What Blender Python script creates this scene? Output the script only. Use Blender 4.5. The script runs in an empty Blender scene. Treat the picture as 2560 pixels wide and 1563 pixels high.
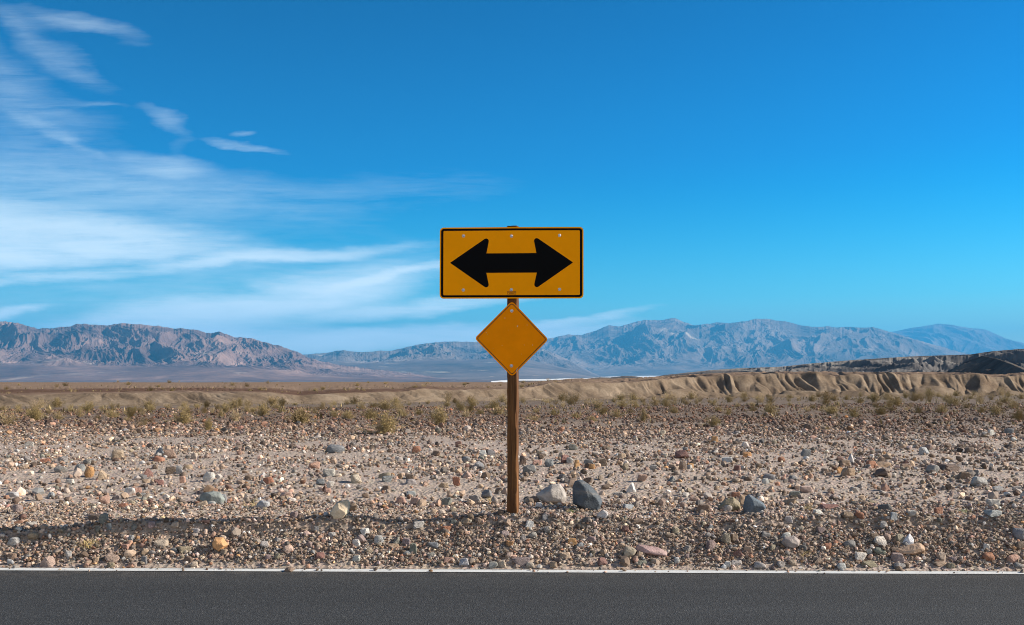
import bpy, bmesh, math, random
import numpy as np
from mathutils import Vector, Matrix

# ------------------------------------------------------------------ camera, sky, sun, exposure
SC = bpy.context.scene
COL = SC.collection
R = math.radians
F, HZ, HC = 2600.0, 930.0, 1.55          # focal length and horizon row (2560 px wide frame), eye height in metres
cam_d = bpy.data.cameras.new("camera")
cam_d.sensor_width = 36.0
cam_d.lens = 36.0 * F / 2560.0
cam_d.shift_y = (HZ - 1563 / 2) / 2560.0
cam_d.clip_start, cam_d.clip_end = 0.1, 120000.0
cam = bpy.data.objects.new("camera", cam_d)
COL.objects.link(cam)
cam.location = (0, 0, HC)
cam.rotation_euler = (R(90), 0, 0)
SC.camera = cam

SUN_EL, SUN_AZ = 29.0, 2.5               # sun on the right (+X), a little beyond the sign plane
sun_d = bpy.data.lights.new("sun", 'SUN')
sun_d.energy = 5.0
sun_d.angle = R(0.5)
sun_d.color = (1.0, 0.90, 0.77)
sun = bpy.data.objects.new("sun", sun_d)
COL.objects.link(sun)
sdir = Vector((math.cos(R(SUN_EL)) * math.cos(R(SUN_AZ)), math.cos(R(SUN_EL)) * math.sin(R(SUN_AZ)), math.sin(R(SUN_EL))))
sun.rotation_euler = (-sdir).to_track_quat('-Z', 'Y').to_euler()
sun.location = sdir * 50

SC.view_settings.view_transform = 'Standard'
SC.view_settings.look = 'None'
SC.view_settings.gamma = 1.0
SC.view_settings.exposure = 1.0
SC.cycles.use_denoising = True
SC.cycles.use_adaptive_sampling = False
SC.cycles.filter_width = 1.0
SC.cycles.sample_clamp_indirect = 4.0
SC.cycles.max_bounces = 6
SC.cycles.volume_bounces = 0
SC.cycles.transparent_max_bounces = 8

W = bpy.data.worlds.new("World")
SC.world = W
W.use_nodes = True


class NT:
    """a small node-tree writer"""
    def __init__(self, tree):
        self.t = tree
        self.n, self.l = tree.nodes, tree.links

    def new(self, kind, **kw):
        nd = self.n.new(kind)
        for k, v in kw.items():
            setattr(nd, k, v)
        return nd

    def put(self, sock, v):
        if isinstance(v, bpy.types.NodeSocket):
            self.l.new(v, sock)
        elif v is not None:
            if isinstance(v, (tuple, list)) and len(v) == 3 and sock.type == 'RGBA':
                v = (*v, 1)
            sock.default_value = v

    def math(self, op, a, b=None, c=None, clamp=False):
        nd = self.new('ShaderNodeMath', operation=op, use_clamp=clamp)
        for s, v in zip(nd.inputs, (a, b, c)):
            self.put(s, v)
        return nd.outputs[0]

    def mix(self, f, a, b, mode='MIX'):
        nd = self.new('ShaderNodeMix', data_type='RGBA', blend_type=mode)
        self.put(nd.inputs[0], f)
        self.put(nd.inputs[6], a)
        self.put(nd.inputs[7], b)
        return nd.outputs[2]

    def noise(self, vec, scale, detail=4, rough=0.55, dist=0.0, ridged=False):
        nd = self.new('ShaderNodeTexNoise')
        nd.inputs['Scale'].default_value = scale
        nd.inputs['Detail'].default_value = detail
        nd.inputs['Roughness'].default_value = rough
        nd.inputs['Distortion'].default_value = dist
        if vec is not None:
            self.l.new(vec, nd.inputs['Vector'])
        return nd.outputs['Fac']

    def rng(self, v, a, b, c=0.0, d=1.0, smooth=False):
        nd = self.new('ShaderNodeMapRange')
        nd.interpolation_type = 'SMOOTHSTEP' if smooth else 'LINEAR'
        self.put(nd.inputs[0], v)
        for i, x in enumerate((a, b, c, d)):
            nd.inputs[i + 1].default_value = x
        return nd.outputs[0]

    def mapping(self, vec, loc=(0, 0, 0), rot=(0, 0, 0), scale=(1, 1, 1), kind='POINT'):
        nd = self.new('ShaderNodeMapping', vector_type=kind)
        self.l.new(vec, nd.inputs[0])
        nd.inputs[1].default_value = loc
        nd.inputs[2].default_value = rot
        nd.inputs[3].default_value = scale
        return nd.outputs[0]

    def ramp(self, v, stops):
        nd = self.new('ShaderNodeValToRGB')
        self.put(nd.inputs[0], v)
        el = nd.color_ramp.elements
        while len(el) < len(stops):
            el.new(0.5)
        for e, (p, c) in zip(el, stops):
            e.position, e.color = p, (*c, 1)
        return nd.outputs[0]


def build_world():
    t = NT(W.node_tree)
    t.n.clear()
    out = t.new('ShaderNodeOutputWorld')
    bg = t.new('ShaderNodeBackground')
    bg.inputs[1].default_value = 0.1
    sky = t.new('ShaderNodeTexSky', sky_type='NISHITA')
    sky.sun_disc = False
    sky.sun_elevation = R(SUN_EL)
    sky.sun_rotation = R(90 - SUN_AZ)
    sky.altitude = 0
    sky.air_density = 1.0
    sky.dust_density = 0.4
    sky.ozone_density = 3.0
    hs = t.new('ShaderNodeHueSaturation')
    hs.inputs['Saturation'].default_value = SKY_SAT
    hs.inputs['Value'].default_value = SKY_VAL
    t.l.new(sky.outputs[0], hs.inputs['Color'])
    sep0 = t.new('ShaderNodeSeparateXYZ')
    tc0 = t.new('ShaderNodeTexCoord')
    t.l.new(tc0.outputs['Generated'], sep0.inputs[0])
    # the sky as a polariser sees it: deep overhead, pale cyan at the horizon, brighter toward the sun
    el = t.ramp(t.math('MAXIMUM', sep0.outputs[2], 0.0), [(0.0, (1.05, 1.04, 1.06)), (0.07, (0.38, 0.88, 1.0)), (0.18, (0.0, 0.72, 0.86)), (0.34, (0.0, 0.55, 0.66)), (0.55, (0.02, 0.27, 0.36))])
    deep = t.mix(1.0, hs.outputs[0], el, 'MULTIPLY')
    az = t.rng(sep0.outputs[0], -0.45, 0.45, 0.80, 1.17)
    azc = t.new('ShaderNodeCombineColor')
    for i in range(3):
        t.put(azc.inputs[i], az)
    deep = t.mix(1.0, deep, azc.outputs[0], 'MULTIPLY')
    # cirrus, laid out in directions: U and V are tangents of azimuth and elevation
    tc = t.new('ShaderNodeTexCoord')
    sp = t.new('ShaderNodeSeparateXYZ')
    t.l.new(tc.outputs['Generated'], sp.inputs[0])
    yy = t.math('MAXIMUM', t.math('ABSOLUTE', sp.outputs[1]), 0.02)
    u = t.math('ADD', t.math('MULTIPLY', t.math('DIVIDE', sp.outputs[0], yy), 2.6), 1.28)
    v = t.math('SUBTRACT', 0.93, t.math('MULTIPLY', t.math('DIVIDE', sp.outputs[2], yy), 2.6))
    cb = t.new('ShaderNodeCombineXYZ')
    t.put(cb.inputs[0], u)
    t.put(cb.inputs[1], v)
    P0 = cb.outputs[0]
    # gentle warp so that no patch keeps a smooth oval outline
    wn = t.new('ShaderNodeTexNoise')
    wn.inputs['Scale'].default_value = 1.0
    wn.inputs['Detail'].default_value = 5
    wn.inputs['Roughness'].default_value = 0.6
    t.l.new(t.mapping(P0, scale=(2.2, 6.0, 1)), wn.inputs['Vector'])
    vs = t.new('ShaderNodeVectorMath', operation='SUBTRACT')
    t.l.new(wn.outputs['Color'], vs.inputs[0])
    vs.inputs[1].default_value = (0.5, 0.5, 0.5)
    vm = t.new('ShaderNodeVectorMath', operation='MULTIPLY')
    t.l.new(vs.outputs[0], vm.inputs[0])
    vm.inputs[1].default_value = (0.26, 0.085, 0)
    va = t.new('ShaderNodeVectorMath', operation='ADD')
    t.l.new(P0, va.inputs[0])
    t.l.new(vm.outputs[0], va.inputs[1])
    P = va.outputs[0]
    # centre x, y, radius x, y (thousandths of the frame), tilt, weight
    blobs = CLOUD_BLOBS
    tot = None
    for (cx, cy, rx, ry, rot, wgt) in blobs:
        m = t.mapping(P, loc=(cx, cy, 0), rot=(0, 0, R(rot)), scale=(rx, ry, 1), kind='TEXTURE')
        ln = t.new('ShaderNodeVectorMath', operation='LENGTH')
        t.l.new(m, ln.inputs[0])
        b = t.rng(ln.outputs['Value'], 1.0, 0.0, 0.0, wgt, smooth=True)
        tot = b if tot is None else t.math('ADD', tot, b)
    # streaks: fine fibres drawn out along the wind, tilted a little up to the right
    s1 = t.noise(t.mapping(P0, rot=(0, 0, R(7)), scale=(1.6, 15, 1)), 1.6, 8, 0.62, 0.5)
    s2 = t.noise(t.mapping(P0, rot=(0, 0, R(-24)), scale=(2.0, 9.0, 1)), 1.7, 7, 0.6, 0.9)
    s4 = t.noise(t.mapping(P0, rot=(0, 0, R(9)), scale=(5, 62, 1)), 1.6, 6, 0.65, 0.7)
    s3 = t.noise(t.mapping(P0, loc=(3, 1, 0), scale=(1.5, 4.0, 1)), 1.3, 5, 0.55, 0.3)
    st = t.math('ADD', t.math('ADD', t.math('ADD', t.math('MULTIPLY', s1, 0.45), t.math('MULTIPLY', s4, 0.22)), t.math('MULTIPLY', s2, 0.20)), t.math('MULTIPLY', s3, 0.28))
    st = t.rng(st, 0.38, 0.68, 0.10, 1.5)
    den = t.math('MAXIMUM', t.math('SUBTRACT', t.math('MULTIPLY', t.math('MINIMUM', tot, 1.7), st), 0.06), 0.0)
    den = t.math('SUBTRACT', 1.0, t.math('POWER', 2.718, t.math('MULTIPLY', den, -1.15)))
    # deep polarised blue ahead, at right angles to the sun; an unseen pale sky added low behind the viewer to brighten the sign face
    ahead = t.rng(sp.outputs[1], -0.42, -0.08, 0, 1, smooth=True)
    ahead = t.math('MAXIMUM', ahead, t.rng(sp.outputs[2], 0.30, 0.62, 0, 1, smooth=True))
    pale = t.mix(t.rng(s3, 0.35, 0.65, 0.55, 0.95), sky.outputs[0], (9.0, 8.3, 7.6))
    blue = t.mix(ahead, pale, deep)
    lowc = t.mix(t.rng(sp.outputs[2], 0.03, 0.16, 1, 0, smooth=True), CLOUD_COL, CLOUD_LOW)
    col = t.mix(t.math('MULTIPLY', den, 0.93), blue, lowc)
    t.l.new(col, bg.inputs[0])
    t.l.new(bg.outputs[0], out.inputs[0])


SKY_SAT, SKY_VAL = 1.7, 0.80
CLOUD_COL = (4.4, 5.2, 5.6)
CLOUD_LOW = (8.2, 8.2, 8.0)
CLOUD_BLOBS = [
    # the bright bank low on the west side and its tails
    (0.06, 0.610, 0.48, 0.085, -3, 1.7), (0.36, 0.612, 0.44, 0.070, 3, 1.1), (0.66, 0.648, 0.46, 0.026, -3, 1.0),
    (0.00, 0.555, 0.50, 0.070, 4, 1.1), (0.05, 0.69, 0.55, 0.022, -2, 0.8),
    # the second bank over the ranges
    (0.80, 0.745, 0.36, 0.085, -10, 1.05), (0.42, 0.805, 0.36, 0.075, -6, 1.25), (0.55, 0.850, 0.60, 0.055, 2, 1.5), (1.08, 0.845, 0.46, 0.045, -3, 1.6),
    (0.96, 0.695, 0.28, 0.018, -12, 0.9), (1.06, 0.775, 0.42, 0.028, -6, 1.0), (1.38, 0.835, 0.34, 0.042, -5, 1.6), (1.50, 0.795, 0.24, 0.016, -8, 0.7),
    (0.03, 0.778, 0.13, 0.018, -6, 1.2),
    # beyond the frame's west side
    (-0.45, 0.62, 0.55, 0.09, -2, 1.4), (-0.5, 0.45, 0.6, 0.10, 6, 0.5), (-0.4, 0.80, 0.5, 0.06, -4, 1.2), (-0.5, 0.2, 0.6, 0.16, 25, 0.25),
    # veils
    (0.30, 0.490, 0.85, 0.130, 4, 0.42), (0.05, 0.36, 0.45, 0.30, 20, 0.20), (1.02, 0.47, 0.55, 0.10, -2, 0.13), (0.5, 0.72, 1.1, 0.16, -3, 0.30),
    # feathers
    (0.24, 0.072, 0.24, 0.036, 16, 0.25), (0.10, 0.045, 0.24, 0.050, 8, 0.20), (0.10, 0.120, 0.28, 0.046, 36, 0.22), (0.22, 0.168, 0.18, 0.046, 38, 0.16),
    (0.235, 0.266, 0.11, 0.011, 3, 0.20), (0.40, 0.298, 0.10, 0.034, 26, 0.28), (0.42, 0.418, 0.19, 0.044, 4, 0.40),
    (0.63, 0.376, 0.17, 0.018, 9, 0.46), (0.60, 0.342, 0.06, 0.012, -4, 0.26), (0.14, 0.340, 0.17, 0.026, 30, 0.27), (0.46, 0.36, 0.05, 0.05, 60, 0.10),
    (0.02, 0.20, 0.30, 0.10, 40, 0.18),
]
build_world()

# ------------------------------------------------------------------ helpers
RNG = np.random.default_rng(11)
random.seed(5)


def tag(o, label=None, cat=None, group=None, kind=None):
    if label: o['label'] = label
    if cat: o['category'] = cat
    if group: o['group'] = group
    if kind: o['kind'] = kind
    return o


def link(name, me, mat=None, parent=None):
    o = bpy.data.objects.new(name, me)
    COL.objects.link(o)
    if mat is not None and len(me.materials) == 0:
        me.materials.append(mat)
    if parent is not None:
        o.parent = parent
    return o


def mesh_np(name, verts, tris, smooth=False, cols=None):
    """a mesh from numpy arrays; faces of 3 or 4 corners"""
    me = bpy.data.meshes.new(name)
    verts = np.asarray(verts, np.float32)
    tris = np.asarray(tris, np.int32)
    k = tris.shape[1]
    me.vertices.add(len(verts))
    me.vertices.foreach_set('co', verts.ravel())
    me.loops.add(tris.size)
    me.loops.foreach_set('vertex_index', tris.ravel())
    me.polygons.add(len(tris))
    me.polygons.foreach_set('loop_start', np.arange(0, tris.size, k, dtype=np.int32))
    me.polygons.foreach_set('loop_total', np.full(len(tris), k, np.int32))
    me.polygons.foreach_set('use_smooth', np.full(len(tris), smooth, bool))
    if cols is not None:
        a = me.color_attributes.new('tint', 'FLOAT_COLOR', 'POINT')
        c4 = np.ones((len(verts), 4), np.float32)
        c4[:, :3] = cols
        a.data.foreach_set('color', c4.ravel())
    me.update(calc_edges=True)
    me.validate()
    return me


def grid_faces(nr, nc):
    i = np.arange(nr - 1)[:, None] * nc + np.arange(nc - 1)[None, :]
    return np.stack([i, i + 1, i + nc + 1, i + nc], -1).reshape(-1, 4)


_perm = np.random.default_rng(3).permutation(4096).astype(np.int64)
_ga = np.random.default_rng(4).uniform(0, 2 * math.pi, 4096)
_gx, _gy = np.cos(_ga), np.sin(_ga)


def perlin(x, y, seed=0):
    x = np.asarray(x, float)
    y = np.asarray(y, float)
    xi, yi = np.floor(x).astype(np.int64), np.floor(y).astype(np.int64)
    xf, yf = x - xi, y - yi

    def g(ix, iy, dx, dy):
        h = _perm[(_perm[(ix + seed * 57) & 4095] + iy) & 4095]
        return _gx[h] * dx + _gy[h] * dy
    fx = xf * xf * xf * (xf * (xf * 6 - 15) + 10)
    fy = yf * yf * yf * (yf * (yf * 6 - 15) + 10)
    a = g(xi, yi, xf, yf)
    b = g(xi + 1, yi, xf - 1, yf)
    c = g(xi, yi + 1, xf, yf - 1)
    d = g(xi + 1, yi + 1, xf - 1, yf - 1)
    return 1.5 * ((a + (b - a) * fx) * (1 - fy) + (c + (d - c) * fx) * fy)


def fbm(x, y, seed=0, oct=5, rough=0.5):
    s, a, tot = 0, 1.0, 0.0
    for o in range(oct):
        s = s + a * perlin(x * 2 ** o, y * 2 ** o, seed + o * 7)
        tot += a
        a *= rough
    return s / tot


def ridged(x, y, seed=0, oct=5, rough=0.55):
    s, a, tot, w = 0, 1.0, 0.0, 1.0
    for o in range(oct):
        n = (1 - np.abs(perlin(x * 2 ** o, y * 2 ** o, seed + o * 7))) ** 2
        s = s + a * n * w
        w = np.clip(n * 1.3, 0, 1)
        tot += a
        a *= rough
    return s / tot


def sstep(a, b, x):
    t = np.clip((np.asarray(x, float) - a) / (b - a), 0, 1)
    return t * t * (3 - 2 * t)


def interp(x, table):
    tx, ty = zip(*table)
    return np.interp(x, tx, ty)


def smooth1(a, k):
    ker = np.hanning(k + 2)[1:-1]
    ker /= ker.sum()
    p = np.pad(a, (k, k), mode='edge')
    return np.convolve(p, ker, 'same')[k:-k]


# ------------------------------------------------------------------ materials
def principled(name):
    m = bpy.data.materials.new(name)
    m.use_nodes = True
    t = NT(m.node_tree)
    b = t.n['Principled BSDF']
    b.inputs['Specular IOR Level'].default_value = 0.25
    b.inputs['Roughness'].default_value = 0.9
    return m, t, b


def bump(t, b, h, strength, dist):
    nd = t.new('ShaderNodeBump')
    nd.inputs['Strength'].default_value = strength
    nd.inputs['Distance'].default_value = dist
    t.l.new(h, nd.inputs['Height'])
    t.l.new(nd.outputs[0], b.inputs['Normal'])


def geo_pos(t):
    return t.new('ShaderNodeNewGeometry').outputs['Position']


def mat_ground():
    m, t, b = principled('stony_soil')
    p = geo_pos(t)
    fine = t.noise(p, 55, 6, 0.7)
    mid = t.noise(p, 9, 5, 0.65)
    big = t.noise(t.mapping(p, scale=(0.10, 0.22, 0.2)), 1.0, 5, 0.6)
    vor = t.new('ShaderNodeTexVoronoi')
    vor.inputs['Scale'].default_value = 26
    t.l.new(p, vor.inputs['Vector'])
    sp = t.new('ShaderNodeSeparateXYZ')
    t.l.new(p, sp.inputs[0])
    c = t.ramp(fine, [(0.3, (0.155, 0.125, 0.105)), (0.5, (0.30, 0.245, 0.205)), (0.72, (0.50, 0.43, 0.37))])
    c = t.mix(t.rng(mid, 0.35, 0.65), c, (0.32, 0.255, 0.205), 'MIX')
    nd = t.new('ShaderNodeHueSaturation')
    t.l.new(vor.outputs['Color'], nd.inputs['Color'])
    nd.inputs['Saturation'].default_value = 0.22
    nd.inputs['Value'].default_value = 0.62
    c = t.mix(0.45, c, nd.outputs[0])
    c = t.mix(0.6, c, (0.31, 0.227, 0.168))
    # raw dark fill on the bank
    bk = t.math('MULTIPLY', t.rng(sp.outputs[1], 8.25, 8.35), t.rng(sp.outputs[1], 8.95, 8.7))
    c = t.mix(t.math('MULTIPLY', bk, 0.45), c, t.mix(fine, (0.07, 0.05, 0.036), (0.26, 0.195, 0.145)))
    # out on the plain the gravel is too fine to tell apart: varnished stones in dark drifts over sand
    far = t.rng(sp.outputs[1], 19, 33)
    blot = t.noise(t.mapping(p, scale=(0.5, 1.4, 1)), 3.2, 7, 0.75)
    fc = t.ramp(blot, [(0.36, (0.045, 0.031, 0.024)), (0.5, (0.128, 0.092, 0.065)), (0.64, (0.25, 0.187, 0.138))])
    drift = t.noise(t.mapping(p, scale=(0.05, 0.35, 1)), 1.0, 4, 0.6)
    fc = t.mix(t.rng(drift, 0.45, 0.62, 0, 0.4), fc, (0.165, 0.12, 0.088))
    c = t.mix(far, c, fc)
    c = t.mix(t.math('MULTIPLY', t.rng(big, 0.35, 0.7, 0, 0.35), t.math('SUBTRACT', 1.0, far)), c, (0.34, 0.265, 0.205))
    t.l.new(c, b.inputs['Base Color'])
    h = t.math('ADD', t.math('MULTIPLY', fine, 0.5), vor.outputs['Distance'])
    bump(t, b, h, 0.9, 0.02)
    return m


def mat_gravel():
    m, t, b = principled('gravel_stone')
    a = t.new('ShaderNodeVertexColor')
    a.layer_name = 'tint'
    n = t.noise(geo_pos(t), 90, 4, 0.7)
    c = t.mix(1.0, a.outputs[0], t.ramp(n, [(0.3, (0.72, 0.71, 0.70)), (0.7, (1.18, 1.17, 1.15))]), 'MULTIPLY')
    t.l.new(c, b.inputs['Base Color'])
    b.inputs['Roughness'].default_value = 0.82
    return m


def mat_rock():
    m, t, b = principled('desert_rock')
    oi = t.new('ShaderNodeObjectInfo')
    tc = t.new('ShaderNodeTexCoord')
    off = t.new('ShaderNodeVectorMath', operation='ADD')
    t.l.new(tc.outputs['Object'], off.inputs[0])
    mu = t.math('MULTIPLY', oi.outputs['Random'], 40.0)
    t.l.new(mu, off.inputs[1])
    p = off.outputs[0]
    n1 = t.noise(p, 3.0, 6, 0.65)
    n2 = t.noise(p, 14, 5, 0.7)
    n3 = t.noise(t.mapping(p, rot=(0.5, 0.4, 0.2), scale=(1, 1, 5)), 2.2, 5, 0.6)
    c = t.mix(1.0, oi.outputs['Color'], t.ramp(n1, [(0.28, (0.62, 0.60, 0.58)), (0.5, (1, 1, 1)), (0.74, (1.32, 1.28, 1.22))]), 'MULTIPLY')
    c = t.mix(1.0, c, t.ramp(n2, [(0.3, (0.75, 0.75, 0.75)), (0.7, (1.2, 1.2, 1.2))]), 'MULTIPLY')
    c = t.mix(t.rng(n3, 0.56, 0.70, 0, 0.35), c, (0.36, 0.30, 0.25))     # dusty seams
    t.l.new(c, b.inputs['Base Color'])
    b.inputs['Roughness'].default_value = 0.72
    h = t.math('ADD', n1, t.math('MULTIPLY', n2, 0.35))
    bump(t, b, h, 0.55, 0.08)
    return m


def mat_asphalt():
    m, t, b = principled('asphalt')
    p = geo_pos(t)
    v = t.new('ShaderNodeTexVoronoi')
    v.inputs['Scale'].default_value = 130
    t.l.new(p, v.inputs['Vector'])
    hs = t.new('ShaderNodeSeparateColor')
    t.l.new(v.outputs['Color'], hs.inputs[0])
    chip = t.rng(hs.outputs[0], 0.0, 1.0, 0.55, 1.5)
    glint = t.rng(hs.outputs[1], 0.95, 1.0, 0, 1)
    n = t.noise(t.mapping(p, scale=(0.12, 1.6, 1)), 1.0, 5, 0.6)
    n2 = t.noise(p, 40, 4, 0.7)
    base = t.mix(t.rng(n, 0.35, 0.65), (0.028, 0.0295, 0.031), (0.037, 0.0388, 0.0405))
    cb = t.new('ShaderNodeCombineColor')
    for i in range(3):
        t.put(cb.inputs[i], t.math('MULTIPLY', chip, t.rng(n2, 0.3, 0.7, 0.75, 1.25)))
    c = t.mix(1.0, base, cb.outputs[0], 'MULTIPLY')
    c = t.mix(t.math('MULTIPLY', glint, 0.6), c, (0.15, 0.15, 0.145))
    # a little blown dust along the edge
    sp = t.new('ShaderNodeSeparateXYZ')
    t.l.new(p, sp.inputs[0])
    dust = t.math('MULTIPLY', t.rng(sp.outputs[1], 7.75, 8.15), t.rng(t.noise(p, 6, 6, 0.7), 0.42, 0.72, 0, 0.30))
    c = t.mix(dust, c, (0.26, 0.22, 0.18))
    t.l.new(c, b.inputs['Base Color'])
    b.inputs['Roughness'].default_value = 0.88
    bump(t, b, t.math('ADD', v.outputs['Distance'], n2), 0.7, 0.006)
    return m


def mat_line():
    m, t, b = principled('road_paint')
    p = geo_pos(t)
    n = t.noise(p, 60, 6, 0.75)
    n2 = t.noise(t.mapping(p, scale=(1.5, 6, 1)), 3, 5, 0.7)
    w = t.math('ADD', t.math('MULTIPLY', n, 0.6), t.math('MULTIPLY', n2, 0.4))
    c = t.mix(t.rng(w, 0.52, 0.66), (0.56, 0.575, 0.57), (0.17, 0.165, 0.16))
    c = t.mix(t.rng(n2, 0.45, 0.75, 0, 0.3), c, (0.52, 0.48, 0.43))
    t.l.new(c, b.inputs['Base Color'])
    b.inputs['Roughness'].default_value = 0.6
    bump(t, b, n, 0.3, 0.004)
    return m


def mat_terrain(name, ramp, scale, strat=0.0, patch=None, patch_lo=0.6, patch_hi=0.68, bmp=0.0, sq=(1, 1, 1)):
    m, t, b = principled(name)
    p = t.mapping(geo_pos(t), scale=sq)
    n = t.noise(p, scale, 8, 0.62, 0.6)
    c = t.ramp(n, ramp)
    n2 = t.noise(p, scale * 9, 6, 0.7)
    c = t.mix(1.0, c, t.ramp(n2, [(0.3, (0.74, 0.74, 0.75)), (0.7, (1.24, 1.22, 1.2))]), 'MULTIPLY')
    if patch is not None:
        q = t.noise(t.mapping(p, loc=(17, 5, 3)), scale * 1.7, 7, 0.68, 1.0)
        c = t.mix(t.rng(q, patch_lo, patch_hi, 0, 0.85), c, patch)
    t.l.new(c, b.inputs['Base Color'])
    if bmp:
        bump(t, b, n2, 0.8, bmp)
    b.inputs['Roughness'].default_value = 1.0
    b.inputs['Specular IOR Level'].default_value = 0.0
    return m


def mat_flat(name, col, rough=0.6, spec=0.3, var=0.12, scale=12.0, metal=0.0):
    m, t, b = principled(name)
    tc = t.new('ShaderNodeTexCoord')
    n = t.noise(tc.outputs['Object'], scale, 5, 0.6)
    c = t.mix(1.0, col, t.ramp(n, [(0.3, (1 - var,) * 3), (0.7, (1 + var,) * 3)]), 'MULTIPLY')
    t.l.new(c, b.inputs['Base Color'])
    b.inputs['Roughness'].default_value = rough
    b.inputs['Specular IOR Level'].default_value = spec
    b.inputs['Metallic'].default_value = metal
    return m


def mat_wood():
    m, t, b = principled('weathered_timber')
    tc = t.new('ShaderNodeTexCoord')
    p = t.mapping(tc.outputs['Object'], scale=(22, 22, 1.1))
    g = t.noise(p, 1.6, 8, 0.68, 0.4)
    p2 = t.mapping(tc.outputs['Object'], scale=(60, 60, 1.6), loc=(3, 1, 0))
    cr = t.noise(p2, 1.0, 5, 0.6, 0.2)
    big = t.noise(t.mapping(tc.outputs['Object'], scale=(6, 6, 1.3)), 1.0, 4, 0.6)
    c = t.ramp(g, [(0.3, (0.050, 0.020, 0.007)), (0.5, (0.115, 0.048, 0.015)), (0.72, (0.21, 0.095, 0.032))])
    c = t.mix(t.rng(cr, 0.62, 0.70, 0, 0.85), c, (0.03, 0.015, 0.008))
    c = t.mix(t.rng(big, 0.5, 0.68, 0, 0.45), c, (0.045, 0.02, 0.009))
    t.l.new(c, b.inputs['Base Color'])
    b.inputs['Roughness'].default_value = 0.85
    bump(t, b, t.math('SUBTRACT', g, t.rng(cr, 0.58, 0.70)), 0.8, 0.006)
    return m


def mat_leaf(name, a, c2):
    m, t, b = principled(name)
    oi = t.new('ShaderNodeObjectInfo')
    n = t.noise(geo_pos(t), 7, 3, 0.6)
    f = t.math('ADD', t.math('MULTIPLY', oi.outputs['Random'], 0.6), t.math('MULTIPLY', n, 0.4))
    c = t.mix(f, a, c2)
    t.l.new(c, b.inputs['Base Color'])
    b.inputs['Roughness'].default_value = 0.75
    return m


M = dict(ground=mat_ground(), gravel=mat_gravel(), rock=mat_rock(), asphalt=mat_asphalt(), line=mat_line(), wood=mat_wood())
M['yellow'] = mat_flat('sign_yellow', (0.98, 0.335, 0.0), 0.55, 0.04, 0.05, 5)
M['yellow_old'] = mat_flat('sign_yellow_faded', (0.88, 0.255, 0.0), 0.6, 0.04, 0.08, 6)
M['black'] = mat_flat('sign_black', (0.0025, 0.0025, 0.003), 0.5, 0.04, 0.1)
M['brownblack'] = mat_flat('sign_border_faded', (0.035, 0.013, 0.004), 0.5, 0.3, 0.2)
M['print'] = mat_flat('sticker_print', (0.16, 0.045, 0.004), 0.6, 0.2, 0.1)
M['steel'] = mat_flat('galvanised_steel', (0.42, 0.43, 0.44), 0.42, 0.5, 0.15, 60, 0.7)
M['chip'] = mat_flat('bare_chip_and_glint', (0.75, 0.72, 0.66), 0.7, 0.2, 0.1)  # bare chips, and the sunlit edge glint painted in the same colour
M['alu'] = mat_flat('sheet_metal', (0.5, 0.5, 0.5), 0.5, 0.5, 0.1, 20, 0.8)
M['leaf'] = mat_leaf('creosote_leaf', (0.165, 0.125, 0.042), (0.29, 0.21, 0.09))
M['twig'] = mat_leaf('dry_twig', (0.27, 0.19, 0.11), (0.42, 0.32, 0.18))
M['straw'] = mat_leaf('dry_straw', (0.48, 0.36, 0.16), (0.60, 0.47, 0.24))
M['grass'] = mat_leaf('green_blade', (0.13, 0.17, 0.035), (0.20, 0.22, 0.06))
M['bank'] = mat_terrain('eroded_silt', [(0.3, (0.20, 0.15, 0.105)), (0.5, (0.29, 0.225, 0.16)), (0.7, (0.38, 0.305, 0.225))], 0.12, bmp=0.25)

# ------------------------------------------------------------------ the ground
def y_line(x):
    return 8.08 - 0.0193 * np.asarray(x, float)


CREST = [(-700, .27), (0, .25), (110, .245), (300, .295), (700, .30), (870, .335), (1000, .29), (1130, .315), (1270, .36), (1330, .35), (1480, .32),
         (1740, .275), (1840, .30), (1920, .345), (2100, .33), (2230, .355), (2350, .335), (2560, .35), (3300, .33)]
PLAIN = [(8, .275), (9.5, .27), (12, .262), (16, .235), (22, .18), (30, .08), (45, -.15), (70, -.62), (100, -1.12), (120, -1.45), (135, -1.7)]


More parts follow.
